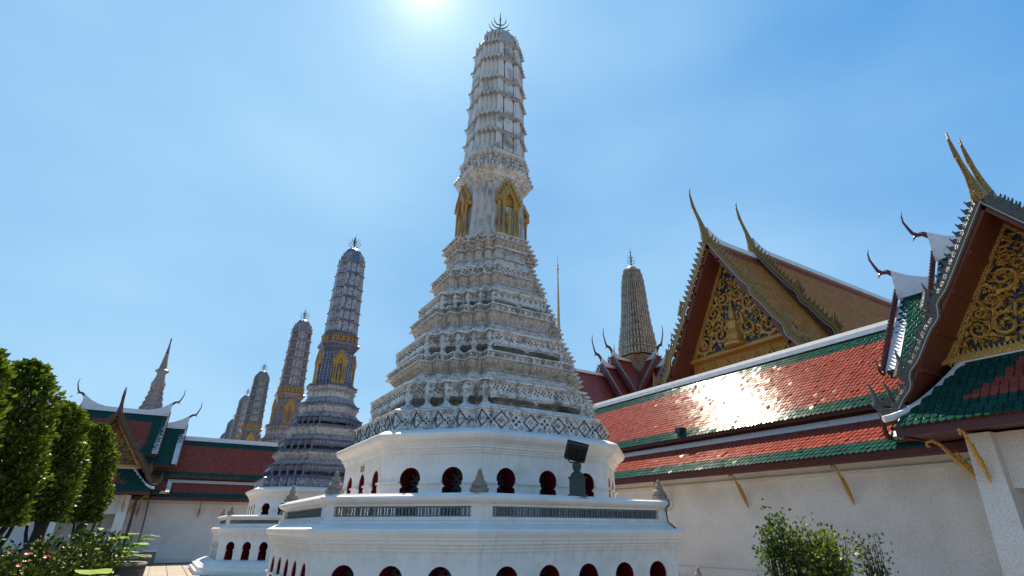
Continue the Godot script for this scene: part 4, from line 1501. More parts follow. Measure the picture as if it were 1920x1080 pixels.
# ---------------------------------------------------------------- far buildings
func great_hall() -> void:
	var g := thing("great_hall", "tall gilded hall with tiered gables and orange tiled roof behind the gallery", "hall", Vector3(20.0, 0, -15.52), -PI / 2)
	# local: +z faces the court (-X), x runs along +Z
	box_part(g, "wall", mats.wall_paint, Vector3(-3.4, 0, -20), Vector3(3.4, 8.2, -2.2))
	for k in 4:
		var cx := -2.9 + k * 1.93
		box_part(g, "column", mats.gold_old, Vector3(cx - 0.25, 0, -1.9), Vector3(cx + 0.25, 7.6, -1.4))
	box_part(g, "entablature", mats.maroon, Vector3(-3.5, 7.0, -2.2), Vector3(3.5, 7.6, -1.2))
	for k in 2:
		var z1 := 0.0 if k == 0 else -3.7
		var zb := -4.2 if k == 0 else -20.0
		var yr := 14.75 + 0.5 * k
		var wf := 3.75 + 0.1 * k
		var yf := 8.15 + 0.5 * k
		for s in [-1.0, 1.0]:
			var r0 := Vector3(0, yr, z1)
			var r1 := Vector3(0, yr, zb)
			var q1 := Vector3(s * wf, yf, zb)
			var q0 := Vector3(s * wf, yf, z1)
			var dk := MB.new()
			if s > 0:
				slab(dk, r0, r1, q1, q0, 0.22)
			else:
				slab(dk, r1, r0, q0, q1, 0.22)
			part(dk, "roof_deck", mats.soffit, g)
			var rows_total := 0
			var pick := func(_u, _v, r, rows): return "red" if r < 3 or r >= rows - 2 else "gold"
			if s > 0:
				tile_roof(g, r0, r1, q1, q0, 0.2, 0.19, pick, 0, Vector3.ZERO, true)
			else:
				tile_roof(g, r1, r0, q0, q1, 0.2, 0.19, pick, 0, Vector3.ZERO, true)
			barge(g, Vector3(s * 0.05, yr + 0.1, z1 + 0.08), Vector3(s * (wf + 0.1), yf + 0.1, z1 + 0.08), Vector3(0, 0, 1), mats.naga_gold, mats.naga_gold, 0.22, 0.30, true)
			# purlin ends under the overhang
			if k == 0:
				for i in 5:
					var f := 0.12 + i * 0.19
					var pu := MB.new()
					pu.box(Vector3(s * wf * f, lerpf(yr, yf, f) - 0.36, -0.55), Vector3(0.12, 0.14, 1.1))
					part(pu, "purlin", mats.soffit, g)
		put(horn("tall"), "ridge_horn", mats.naga_gold, g, Transform3D(Basis(Vector3(0, 0, 1) * 1.75, Vector3.UP * 2.0, Vector3(-1, 0, 0) * 1.75), Vector3(0, yr + 0.05, z1 + 0.05)))
		ridge(g, Vector3(0, yr - 0.02, z1), Vector3(0, yr - 0.02, zb), 0.34, 0.24, 0.5, 0, mats.ridge_white)
	# side eaves: lower roof skirts stepping out on both flanks
	for s in [-1.0, 1.0]:
		for k in 2:
			var r0 := Vector3(s * (3.5 + 0.9 * k), 8.1 - 1.0 * k, -1.4)
			var r1 := Vector3(s * (3.5 + 0.9 * k), 8.1 - 1.0 * k, -20)
			var q1 := Vector3(s * (4.7 + 0.9 * k), 6.9 - 1.0 * k, -20)
			var q0 := Vector3(s * (4.7 + 0.9 * k), 6.9 - 1.0 * k, -1.4)
			var dk := MB.new()
			if s > 0:
				slab(dk, r0, r1, q1, q0, 0.1)
			else:
				slab(dk, r1, r0, q0, q1, 0.1)
			part(dk, "roof_skirt", mats.tile_gold_1, g)
			barge(g, r0 + Vector3(-s * 0.2, 0.25, 0.06), q0 + Vector3(0, 0.1, 0.06), Vector3(0, 0, 1), mats.naga_gold, mats.naga_gold, 0.18, 0.25, true)
	pediment(g, Vector3(0, 9.38, -1.1), 2.9, 4.55, false)
	# gilded frieze with pointed arches below the pediment
	box_part(g, "frieze", mats.gold_old, Vector3(-2.9, 7.6, -1.45), Vector3(2.9, 9.38, -1.24))
	for k in 7:
		var cx := -2.4 + k * 0.8
		var ar := MB.new()
		for s in [-1.0, 1.0]:
			ar.tube([Vector3(cx + s * 0.30, 8.0, -1.20), Vector3(cx + s * 0.28, 8.4, -1.18), Vector3(cx + s * 0.14, 8.75, -1.16), Vector3(cx, 9.05, -1.14)], [0.075, 0.07, 0.06, 0.03], 5)
		part(ar, "pointed_arch", mats.gold, g)
	var net := MB.new()
	for r in 5:
		for k in 34:
			var x := -2.75 + k * 0.165 + (0.08 if r % 2 else 0.0)
			var y := 9.28 - r * 0.13
			net.tri(Vector3(x - 0.06, y + 0.05, -1.235), Vector3(x, y - 0.09, -1.235), Vector3(x, y + 0.02, -1.17))
			net.tri(Vector3(x, y - 0.09, -1.235), Vector3(x + 0.06, y + 0.05, -1.235), Vector3(x, y + 0.02, -1.17))
			net.tri(Vector3(x + 0.06, y + 0.05, -1.235), Vector3(x - 0.06, y + 0.05, -1.235), Vector3(x, y + 0.02, -1.17))
	part(net, "hanging_lotus", mats.gold, g, true)

func round_prang(g: Node3D, at: Vector3, s: float) -> void:   # the green prang on the pantheon roof
	var m: Material = mat("green_tower", Color(0.36, 0.345, 0.27), 0.5, "mould", 0.4, "flecks", 1.6)
	var md: Material = m
	var prof := [[1.35, 8.2], [1.35, 9.6], [1.0, 9.7], [1.0, 10.3], [1.28, 10.45], [1.28, 10.75], [1.0, 10.95], [0.92, 11.1], [0.80, 11.3], [0.80, 12.9], [1.05, 13.15], [1.12, 13.35]]
	var b := MB.new()
	var pr := []
	for e in prof:
		pr.append([e[0], e[1], e[0] * 0.5])
	band(b, pr, 4)
	var o := part(b, "tower_base", m, g)
	o.position = at
	var rows := 13
	var leaf := MB.new()
	leaf.extrude(leaf_outline(0.5, 1.0), 0.0, 0.35)
	var lm := leaf.mesh()
	var wid := [1.36, 1.32, 1.24, 1.14, 1.06, 1.0, 0.95, 0.91, 0.87, 0.83, 0.78, 0.70, 0.58, 0.40]
	for r in rows:
		var y0 := 13.35 + 7.3 * (1.0 - pow(1.0 - float(r) / rows, 1.12))
		var y1 := 13.35 + 7.3 * (1.0 - pow(1.0 - float(r + 1) / rows, 1.12))
		var a0: float = wid[r]
		var a1: float = wid[r + 1]
		var d := MB.new()
		band(d, [[a0 * 1.03, y0, a0 * 0.5], [a0 * 1.03, y0 + 0.07, a0 * 0.5], [a0 * 0.92, y0 + 0.10, a0 * 0.46], [a1 * 0.93, y1 - 0.07, a1 * 0.46], [a1 * 1.03, y1, a1 * 0.5]], 4)
		var row := part(d, "tower_drum", md, g)
		row.position = at
		var ts := []
		for q in 4:
			for k in 9:
				var an := q * PI / 2 + (k - 4) * PI / 18
				var rr := a0 * lerpf(0.98, 1.06, absf(sin((k - 4) * PI / 9)))
				var bb := Basis(Vector3.UP, an)
				ts.append(Transform3D(bb.scaled_local(Vector3(a0 * 0.115, (y1 - y0) * 0.82, 0.42)), bb * Vector3(0, y0 + 0.07, rr * 0.91)))
		var mm := multi(lm, ts, PackedColorArray(), "petals", m, row)
	var c := MB.new()
	band(c, [[0.40, 20.65, 0.2], [0.36, 20.8, 0.18], [0.2, 21.0, 0.1], [0.07, 21.1, 0.035]], 4, false, false, true)
	part(c, "crown", m, g).position = at
	var fin := MB.new()
	fin.lathe([[0.10, 21.05], [0.12, 21.12], [0.04, 21.2], [0.03, 22.2], [0.07, 22.28], [0.02, 22.36], [0.006, 22.75]], 6)
	var sp := part(fin, "finial", mats.iron, g)
	sp.position = at
	for tier_ in 3:
		for k in 4:
			var an := k * PI / 2 + 0.5
			var u := Vector3(cos(an), 0, sin(an))
			var pb := MB.new()
			var y0: float = 21.2 + tier_ * 0.25
			var r: float = 0.36 - tier_ * 0.07
			pb.tube([Vector3(0, y0, 0), u * r * 0.7 + Vector3(0, y0 + 0.1, 0), u * r + Vector3(0, y0 + 0.4, 0)], [0.025, 0.022, 0.006], 4)
			part(pb, "prong", mats.iron, sp)

func pantheon() -> void:
	var g := thing("pantheon", "red roofed cruciform pantheon crowned by a grey green prang", "temple", Vector3(27.5, 0, -29.0))
	box_part(g, "wall", mats.wall_paint, Vector3(-6.5, 0, -4), Vector3(5, 8.2, 4))
	box_part(g, "wall", mats.wall_paint, Vector3(-3.2, 0, -6), Vector3(3.2, 8.15, 6))
	round_prang(g, Vector3.ZERO, 1.0)
	# four arms of stacked gabled roofs
	for arm in 4:
		var turn := Basis(Vector3.UP, [PI, -PI / 2, 0.0, PI / 2][arm])   # arm points along local +x
		var holder := Node3D.new()
		holder.name = "roof_arm"
		holder.basis = turn
		g.add_child(holder, true)
		for k in 3:
			var x1: float = [2.6, 3.65, 7.5][k]
			var yr: float = [12.9, 12.15, 11.45][k]
			var wf: float = [2.9, 2.75, 2.6][k]
			var yf: float = yr - [4.2, 4.0, 3.9][k]
			if arm == 1 or arm == 3:
				x1 = [2.0, 2.8, 5.5][k]
			for s in [-1.0, 1.0]:
				var r0 := Vector3(0.6, yr, 0)
				var r1 := Vector3(x1, yr, 0)
				var q1 := Vector3(x1, yf, s * wf)
				var q0 := Vector3(0.6, yf, s * wf)
				var dk := MB.new()
				if s > 0:
					slab(dk, r0, r1, q1, q0, 0.15)
				else:
					slab(dk, r1, r0, q0, q1, 0.15)
				part(dk, "roof_slope", mat("far_red_tile", Color(0.20, 0.035, 0.022), 0.45, "grain", 1.0), holder)
				barge(holder, Vector3(x1 + 0.06, yr + 0.1, s * 0.03), Vector3(x1 + 0.06, yf + 0.1, s * (wf + 0.1)), Vector3(1, 0, 0), mats.maroon, mats.naga_tile, 0.12, 0.22, false)
				var wh := MB.new()
				wh.bar(Vector3(x1 - 0.15, yr + 0.03, s * 0.1), Vector3(x1 - 0.15, yf + 0.03, s * (wf + 0.04)), Vector3.RIGHT, 0.16, 0.12)
				part(wh, "verge", mats.ridge_white, holder)
			var gw := MB.new()
			gw.x = Transform3D(Basis(Vector3(0, 0, -1), Vector3.UP, Vector3(1, 0, 0)), Vector3(x1 - 0.35, 0, 0))
			gw.extrude(PackedVector2Array([Vector2(-wf + 0.2, yf), Vector2(wf - 0.2, yf), Vector2(0, yr - 0.2)]), -0.1, 0.0, true)
			part(gw, "gable", mats.soffit, holder)
			ridge(holder, Vector3(0.6, yr - 0.02, 0), Vector3(x1, yr - 0.02, 0), 0.2, 0.14, 0, 0.5, mats.ridge_white)
			put(horn("hook"), "ridge_horn", mats.maroon, holder, Transform3D(Basis(Vector3(1, 0, 0) * 1.9, Vector3.UP * 2.3, Vector3(0, 0, 1) * 1.9), Vector3(x1, yr + 0.5, 0)))

func gold_spire() -> void:
	var g := thing("gold_spire", "thin golden needle spire seen behind the white prang", "spire", Vector3(34.35, 0, -49.2))
	var mb := MB.new()
	mb.lathe([[3.2, 0], [3.2, 9.0], [2.2, 10.5], [1.3, 13.0], [0.7, 15.5], [0.4, 18.0], [0.24, 21.0], [0.15, 24.5], [0.11, 27.0], [0.07, 29.6], [0.06, 30.3]], 12)
	part(mb, "shaft", mats.gold_old, g)
	var t := MB.new()
	t.lathe([[0.06, 30.3], [0.12, 30.45], [0.06, 30.6], [0.10, 30.8], [0.14, 31.0], [0.06, 31.15], [0.09, 31.35], [0.04, 31.6], [0.012, 32.9]], 8)
	part(t, "finial", mats.gold_old, g)

func chedi_spire() -> void:
	var g := thing("chedi", "pale ringed chedi spire rising behind the far gate roof", "chedi", Vector3(-2.62, 0, -49.95))
	var m: Material = mat("chedi_tile", Color(0.33, 0.29, 0.275), 0.5, "mould", 0.6, "flecks", 2.0)
	var b := MB.new()
	var pr := []
	for e in [[2.2, 0], [2.2, 6.0], [1.6, 7.5], [0.98, 9.3], [0.82, 9.5], [0.70, 9.62], [0.78, 9.72], [0.72, 9.85], [0.60, 10.0], [0.66, 10.1], [0.62, 10.2], [0.50, 10.4], [0.58, 10.5], [0.55, 10.6], [0.44, 10.8], [0.50, 10.9], [0.48, 11.0], [0.38, 11.2], [0.46, 11.3], [0.44, 11.42]]:
		pr.append([e[0], e[1], e[0] * 0.55])
	band(b, pr, 3)
	part(b, "terraces", m, g)
	b = MB.new()
	b.lathe([[0.40, 11.40], [0.48, 11.55], [0.47, 11.75], [0.38, 11.95], [0.30, 12.25], [0.27, 12.5], [0.44, 12.6], [0.46, 12.72], [0.36, 12.8], [0.26, 12.9]], 12)
	part(b, "bell", m, g)
	b = MB.new()
	var rp := []
	for k in 9:
		var y := 12.9 + k * 0.13
		var r := 0.27 - k * 0.017
		rp.append_array([[r * 0.8, y], [r, y + 0.03], [r, y + 0.08], [r * 0.8, y + 0.11]])
	b.lathe(rp, 10)
	part(b, "rings", m, g)
	b = MB.new()
	b.lathe([[0.12, 14.06], [0.07, 14.6], [0.045, 15.1], [0.06, 15.2], [0.015, 15.4]], 8)
	part(b, "needle", mat("purple_tile", Color(0.12, 0.085, 0.11), 0.4), g)

# ---------------------------------------------------------------- small things
func stone_finial(at: Vector3, s: float, label: String) -> void:
	var mesh: ArrayMesh
	if not shared.has("stone_finial"):
		var mb := MB.new()
		mb.lathe([[0.155, 0.0], [0.165, 0.03], [0.15, 0.07], [0.125, 0.085], [0.135, 0.12], [0.13, 0.16], [0.10, 0.20], [0.072, 0.215], [0.078, 0.25], [0.068, 0.29], [0.045, 0.31], [0.048, 0.34], [0.03, 0.39], [0.006, 0.41]], 14)
		shared["stone_finial"] = mb.mesh()
		var lm := MB.new()
		for row in 2:
			for k in 8:
				var an := TAU * (k + 0.5 * row) / 8
				var u := Vector3(cos(an), 0, sin(an))
				var v := Vector3(-sin(an), 0, cos(an))
				var r: float = [0.16, 0.13][row]
				var y: float = [0.03, 0.10][row]
				var a := u * r + Vector3(0, y, 0)
				lm.tri(a - v * 0.05, a + Vector3(0, 0.08, 0) - u * 0.015, a + u * 0.02 + Vector3(0, 0.03, 0))
				lm.tri(a + Vector3(0, 0.08, 0) - u * 0.015, a + v * 0.05, a + u * 0.02 + Vector3(0, 0.03, 0))
				lm.tri(a + v * 0.05, a - v * 0.05, a + u * 0.02 + Vector3(0, 0.03, 0))
		shared["stone_leaves"] = lm.mesh()
	var t := thing("stone_finial", label, "finial", at, rng.randf() * TAU, "carved stone buds on the terrace corners")
	t.scale = Vector3.ONE * s
	put(shared["stone_finial"], "bud", mats.carved_stone, t)
	put(shared["stone_leaves"], "leaf_collar", mats.carved_stone, t, Transform3D.IDENTITY, true)

func floodlight() -> void:
	var g := thing("floodlight", "dark green floodlight tilted up on a box pedestal on the white parapet", "floodlight", Vector3(5.64, 2.085, -7.62), -0.60)
	g.scale = Vector3(0.86, 1.0, 0.86)
	box_part(g, "base_plate", mats.lamp_metal, Vector3(-0.19, 0.0, -0.15), Vector3(0.19, 0.025, 0.15))
	box_part(g, "control_box", mats.lamp_metal, Vector3(-0.15, 0.025, -0.12), Vector3(0.15, 0.285, 0.12))
	box_part(g, "box_lid", mats.lamp_metal, Vector3(-0.17, 0.285, -0.145), Vector3(0.17, 0.30, 0.145))
	var n := MB.new()
	n.lathe([[0.13, 0.30], [0.13, 0.33], [0.10, 0.365], [0.065, 0.385], [0.07, 0.42], [0.085, 0.44], [0.088, 0.50], [0.08, 0.515]], 12)
	part(n, "neck", mats.lamp_metal, g)
	var yk := MB.new()
	yk.tube([Vector3(-0.17, 0.64, 0.02), Vector3(-0.165, 0.57, 0.0), Vector3(-0.13, 0.535, 0.0), Vector3(0.13, 0.535, 0.0), Vector3(0.165, 0.57, 0.0), Vector3(0.17, 0.64, 0.02)], [0.014, 0.014, 0.014, 0.014, 0.014, 0.014], 5)
	part(yk, "yoke", mats.black_metal, g)
	var hd := Node3D.new()
	hd.name = "lamp_head"
	hd.transform = Transform3D(Basis(Vector3.RIGHT, deg_to_rad(40.0)) * Basis(Vector3.BACK, deg_to_rad(-14.0)), Vector3(0.0, 0.70, 0.0))
	g.add_child(hd)
	var bx := MB.new()
	bx.extrude(PackedVector2Array([Vector2(-0.20, -0.16), Vector2(0.20, -0.16), Vector2(0.20, 0.16), Vector2(-0.20, 0.16)]), -0.03, 0.03, true)
	bx.extrude(PackedVector2Array([Vector2(-0.215, -0.175), Vector2(0.215, -0.175), Vector2(0.215, 0.175), Vector2(-0.215, 0.175)]), -0.045, -0.031, true)
	part(bx, "housing", mats.black_metal, hd)
	for k in 7:
		var f := MB.new()
		f.box(Vector3(0, -0.12 + k * 0.04, 0.045), Vector3(0.34, 0.008, 0.03))
		part(f, "cooling_fin", mats.black_metal, hd)

func roof_lamp() -> void:
	var g := thing("roof_floodlight", "small dark floodlight standing on the gallery roof eaves", "floodlight", Vector3(12.75, 4.19, -11.9))
	box_part(g, "bracket_foot", mats.lamp_metal, Vector3(-0.06, -0.02, -0.05), Vector3(0.06, 0.10, 0.05))
	box_part(g, "lamp_box", mats.lamp_metal, Vector3(-0.10, 0.10, -0.10), Vector3(0.10, 0.25, 0.10))
	var v := MB.new()
	v.bar(Vector3(-0.14, 0.27, 0), Vector3(0.12, 0.33, 0), Vector3.BACK, 0.24, 0.02)
	part(v, "visor", mats.lamp_metal, g)

func statue(at: Vector3, turn: float, label: String, s := 1.0) -> void:
	var t := thing("niche_statue", label, "statue", at, turn, "gilded statues in the prang niches")
	t.scale = Vector3.ONE * s
	var b := MB.new()
	b.lathe([[0.055, 0.0], [0.06, 0.04], [0.042, 0.06], [0.05, 0.12], [0.042, 0.22], [0.034, 0.33], [0.046, 0.40], [0.05, 0.47], [0.022, 0.505], [0.03, 0.53], [0.032, 0.565], [0.022, 0.60], [0.010, 0.64], [0.003, 0.70]], 9)
	for s2 in [-1.0, 1.0]:
		b.tube([Vector3(s2 * 0.045, 0.46, 0), Vector3(s2 * 0.07, 0.36, 0.01), Vector3(s2 * 0.055, 0.25, 0.02)], [0.018, 0.016, 0.012], 5)
	part(b, "figure", mats.gold_pale, t)

# ---------------------------------------------------------------- plants
func leaf_cloud(ts: Array, cols: PackedColorArray, l: float, w: float) -> ArrayMesh:   # many leaves, one mesh
	var A := Vector3.ZERO
	var B := Vector3(-w, 0.012, l * 0.5)
	var C := Vector3(w, 0.012, l * 0.5)
	var M := Vector3(0, -0.004, l * 0.5)
	var E := Vector3(0, 0.0, l)
	var one := [A, B, M, A, M, C, B, E, M, M, E, C]
	var v := PackedVector3Array()
	var n := PackedVector3Array()
	var c := PackedColorArray()
	v.resize(ts.size() * 12)
	n.resize(ts.size() * 12)
	c.resize(ts.size() * 12)
	for i in ts.size():
		var t: Transform3D = ts[i]
		var up := t.basis.y.normalized()
		for k in 12:
			v[i * 12 + k] = t * one[k]
			n[i * 12 + k] = -up
			c[i * 12 + k] = cols[i]
	var arr := []
	arr.resize(Mesh.ARRAY_MAX)
	arr[Mesh.ARRAY_VERTEX] = v
	arr[Mesh.ARRAY_NORMAL] = n
	arr[Mesh.ARRAY_COLOR] = c
	var mesh := ArrayMesh.new()
	mesh.add_surface_from_arrays(Mesh.PRIMITIVE_TRIANGLES, arr)
	return mesh

func leaf_basis(out: Vector3, droop: float) -> Basis:
	var d := (out + Vector3(rng.randf_range(-0.9, 0.9), rng.randf_range(-0.6, 0.9) - droop, rng.randf_range(-0.9, 0.9))).normalized()
	var x := d.cross(Vector3(rng.randf_range(-1, 1), rng.randf_range(-1, 1), rng.randf_range(-1, 1))).normalized()
	return Basis(x, d.cross(x), d)

func clipped_tree(label: String, at: Vector3, h: float, y0: float, rx: float, count: int, seed_: int, lean: Vector3) -> void:
	var t := thing("clipped_tree", label, "tree", at, 0.0, "clipped columnar trees before the far gallery")
	rng.seed = seed_
	var nz := FastNoiseLite.new()
	nz.seed = seed_
	nz.frequency = 1.6
	var tr := MB.new()
	tr.tube([Vector3(0, -0.1, 0), Vector3(0.03, 0.5, 0.02), Vector3(-0.04, 1.0, 0), Vector3(0.0, y0 + 0.4, 0), lean * 0.6 + Vector3(0, h * 0.7, 0), lean + Vector3(0, h * 0.93, 0)], [0.17, 0.13, 0.12, 0.10, 0.06, 0.015], 8)
	var trunk := part(tr, "trunk", mats.bark, t)
	for k in 9:
		var an := rng.randf() * TAU
		var u := Vector3(cos(an), 0, sin(an))
		var y := rng.randf_range(0.75, y0 + 0.6)
		var b := MB.new()
		b.tube([Vector3(0, y, 0), u * rx * 0.3 + Vector3(0, y + 0.25, 0), u * rx * 0.55 + Vector3(0, y + 0.6, 0), u * rx * 0.72 + Vector3(0, y + 1.1, 0)], [0.055, 0.045, 0.032, 0.012], 5)
		part(b, "limb", mats.bark, t)
	var ts := []
	var cols := PackedColorArray()
	while ts.size() < count:
		var y := rng.randf_range(y0 - 0.15, h)
		var f := (y - y0) / (h - y0)
		var prof := sqrt(clampf(1.0 - pow(clampf((f - 0.55) / 0.45, 0, 1), 2.2), 0, 1)) * (0.72 + 0.28 * smoothstep(0.0, 0.25, f))
		var an := rng.randf() * TAU
		var lump := nz.get_noise_3d(cos(an) * 0.8, y * 0.9, sin(an) * 0.8) + 0.7 * nz.get_noise_3d(cos(an) * 2.0 + 5, y * 2.6, sin(an) * 2.0)
		var R := rx * prof * (1.0 + 0.42 * lump)
		var rr := R * pow(rng.randf(), 0.40) * (1.0 if rng.randf() > 0.06 else rng.randf_range(1.05, 1.3))
		if nz.get_noise_3d(cos(an) * rr * 4.2 + 9, y * 3.6, sin(an) * rr * 4.2) < 0.0 and rr > R * 0.3:
			continue
		var u := Vector3(cos(an), 0, sin(an))
		var p := u * rr + lean * clampf(f, 0, 1) + Vector3(0, y, 0)
		ts.append(Transform3D(leaf_basis(u + Vector3(0, 0.5, 0), 0.0).scaled(Vector3.ONE * rng.randf_range(0.7, 1.25)), p))
		var fresh := clampf(rng.randfn(0.35, 0.3) + nz.get_noise_3d(p.x * 2, p.y * 2, p.z * 2) * 0.5, 0, 1)
		cols.append(Color(lerpf(0.05, 0.23, fresh), lerpf(0.08, 0.25, fresh), lerpf(0.018, 0.035, fresh)))
	put(leaf_cloud(ts, cols, 0.10, 0.030), "crown", mats.leaves, t)

func shrub(called: String, label: String, at: Vector3, size: Vector3, count: int, seed_: int, leaf: float, dark: Color, bright: Color, stems: int, ragged: float) -> Node3D:
	var t := thing(called, label, "shrub", at)
	rng.seed = seed_
	var nz := FastNoiseLite.new()
	nz.seed = seed_
	nz.frequency = 1.8
	var ts := []
	var cols := PackedColorArray()
	var sm := MB.new()
	var per := maxi(1, count / stems)
	for s in stems:
		var an := rng.randf() * TAU
		var sp := sqrt(rng.randf())
		var foot := Vector3(cos(an) * size.x * 0.35 * sp, 0, sin(an) * size.z * 0.35 * sp)
		var hh := size.y * rng.randf_range(1.0 - ragged, 1.0) * (1.0 + 0.18 * nz.get_noise_2d(foot.x * 3, foot.z * 3))
		var tip := Vector3(cos(an) * size.x * sp, hh, sin(an) * size.z * sp)
		var mid := foot.lerp(tip, 0.5) + Vector3(rng.randf_range(-0.05, 0.05), 0.05, rng.randf_range(-0.05, 0.05))
		sm.tube([foot, mid, tip], [0.012, 0.008, 0.003], 4)
		for k in per:
			var f := 1.0 - pow(rng.randf(), 1.5) * 0.92
			var p := foot.lerp(mid, f * 2) if f < 0.5 else mid.lerp(tip, f * 2 - 1)
			p += Vector3(rng.randfn(0, 1), rng.randfn(0, 0.8), rng.randfn(0, 1)) * leaf * 1.3
			ts.append(Transform3D(leaf_basis(Vector3(p.x - foot.x, 0.5, p.z - foot.z), 0).scaled(Vector3.ONE * rng.randf_range(0.6, 1.2)), p))
			var c := clampf(rng.randfn(0.4, 0.3), 0, 1)
			cols.append(dark.lerp(bright, c))
	part(sm, "stems", mats.bark, t)
	put(leaf_cloud(ts, cols, leaf, leaf * 0.34), "foliage", mats.leaves if called == "bush" else mats.leaves_thick, t)
	return t

func broad_leaf(t: Node3D, foot: Vector3, tip: Vector3, r: float, m: Material) -> void:
	var st := MB.new()
	st.tube([foot, foot.lerp(tip, 0.6) + Vector3(0, 0.08, 0), tip], [0.012, 0.01, 0.006], 5)
	part(st, "leaf_stalk", m, t)
	var lf := MB.new()
	var out := Vector3(tip.x - foot.x, 0, tip.z - foot.z).normalized()
	var side := out.cross(Vector3.UP)
	var n := 14
	for k in n:
		var a0 := TAU * k / n
		var a1 := TAU * (k + 1) / n
		var q := []
		for a in [a0, a1]:
			var rr := r * (1.0 + 0.25 * cos(a) + 0.05 * cos(a * 5))
			q.append(tip + out * cos(a) * rr + side * sin(a) * rr * 0.8 + Vector3(0, -0.18 * r * pow(absf(cos(a)), 2) + 0.06 * r * cos(a * 4), 0))
		lf.tri(tip, q[0], q[1])
	part(lf, "broad_leaf", m, t)

func planter(label: String, at: Vector3, r: float, h: float, seed_: int, stems: int) -> void:
	var t := thing("planter", label, "planter", at, 0.0, "dark planters beside the paving")
	rng.seed = seed_
	var mb := MB.new()
	mb.lathe([[r * 0.6, 0.0], [r * 0.72, h * 0.1], [r * 0.92, h * 0.7], [r * 0.98, h * 0.92], [r * 1.06, h * 0.94], [r * 1.06, h], [r * 0.9, h]], 18)
	part(mb, "pot", mats.pot, t)
	var rim := MB.new()
	var pts := []
	var rad := []
	for k in 25:
		var a := TAU * k / 24
		pts.append(Vector3(cos(a) * r * 1.04, h + 0.01, sin(a) * r * 1.04))
		rad.append(0.022)
	rim.tube(pts, rad, 5)
	part(rim, "rim", mats.carved_stone, t)
	var lm: Material = mat("lily_leaf", Color(0.16, 0.25, 0.02), 0.6)
	lm.metallic_specular = 0.2
	lm.backlight_enabled = true
	lm.backlight = Color(0.5, 0.6, 0.15)
	for k in stems:
		var a := rng.randf() * TAU
		var d := rng.randf_range(0.2, 0.9) * r
		broad_leaf(t, Vector3(0, h - 0.05, 0), Vector3(cos(a) * d, h + rng.randf_range(0.08, 0.36), sin(a) * d), rng.randf_range(0.09, 0.17), lm)

# ---------------------------------------------------------------- the place
func _ready() -> void:
	rng.seed = 11
	make_camera_and_light()
	make_materials()
	make_ground()
	print("ground ", Time.get_ticks_msec())
	# galleries and gates
	var long_at := Vector3(12.0, 0, -36.0)
	var inv := Transform3D(Basis(Vector3.UP, -PI / 2), long_at).affine_inverse()
	gallery("long white gallery with sunlit red and green glazed tile roof beside the white prang", long_at, -PI / 2, 38.5, inv * Vector3(12.0, 4.5, -6.4), [12.5, 15.25, 18.0, 20.75, 23.5, 26.25, 29.0], [110, 190])
	gallery("far shaded gallery with dark red roof closing the court behind the blue prang", Vector3(-28.0, 0, -35.3), 0.0, 40.0, Vector3.ZERO, [26.8, 29.5, 32.3, 35.0], [0, 0])
	print("galleries ", Time.get_ticks_msec())
	var gate_at := Vector3(12.0, 0, -2.55)
	inv = Transform3D(Basis(Vector3.UP, -PI / 2), gate_at).affine_inverse()
	gate("gate porch with gilded scrollwork gable and serpent barge boards above a white pier", gate_at, -PI / 2, inv * Vector3(10.5, 3.6, -4.0), true)
	gate("shaded far gate porch with white curled ridges behind the clipped trees", Vector3(-3.05, 0, -35.3), 0.0, Vector3.ZERO, false)
	print("gates ", Time.get_ticks_msec())
	great_hall()
	pantheon()
	gold_spire()
	chedi_spire()
	print("far ", Time.get_ticks_msec())
	make_prangs()
	print("prangs ", Time.get_ticks_msec())
	make_details()
	make_plants()
	print("plants ", Time.get_ticks_msec())

func make_ground() -> void:
	var mb := MB.new()
	mb.quad(Vector3(-400, -0.03, 400), Vector3(400, -0.03, 400), Vector3(400, -0.03, -400), Vector3(-400, -0.03, -400))
	var g := part(mb, "ground", mats.paving, self)
	g.set_meta("kind", "structure")
	tag(g, "pale stone paving of the temple court", "paving")
	var s := 0.62
	var sm := MB.new()
	var h := s * 0.49
	var lo := 0.012
	sm.loft([PackedVector3Array([Vector3(-h, -0.03, -h), Vector3(-h, -0.03, h), Vector3(h, -0.03, h), Vector3(h, -0.03, -h)]), PackedVector3Array([Vector3(-h, 0.0 - lo, -h), Vector3(-h, 0.0 - lo, h), Vector3(h, 0.0 - lo, h), Vector3(h, 0.0 - lo, -h)]), PackedVector3Array([Vector3(-h + lo, 0, -h + lo), Vector3(-h + lo, 0, h - lo), Vector3(h - lo, 0, h - lo), Vector3(h - lo, 0, -h + lo)])], true, false, true)
	var mesh := sm.mesh()
	for i in 11:
		for j in 22:
			put(mesh, "paving_slab", mats[["paving", "paving_b", "paving_c"][rng.randi() % 3]], g, Transform3D(Basis.IDENTITY, Vector3(-1.6 + i * s, rng.randf_range(-0.003, 0.002), -34.2 + j * s)))
	var bed := MB.new()
	bed.loft([PackedVector3Array([Vector3(-9, -0.03, -24), Vector3(-9, -0.03, -5), Vector3(-0.5, -0.03, -5), Vector3(-1.0, -0.03, -24)]), PackedVector3Array([Vector3(-9, 0.16, -24), Vector3(-9, 0.16, -5), Vector3(-0.5, 0.16, -5), Vector3(-1.0, 0.16, -24)])], true, false, true)
	var b := part(bed, "planting_bed", mats.soil, self)
	b.set_meta("kind", "structure")
	tag(b, "dark soil bed under the clipped trees", "soil bed")

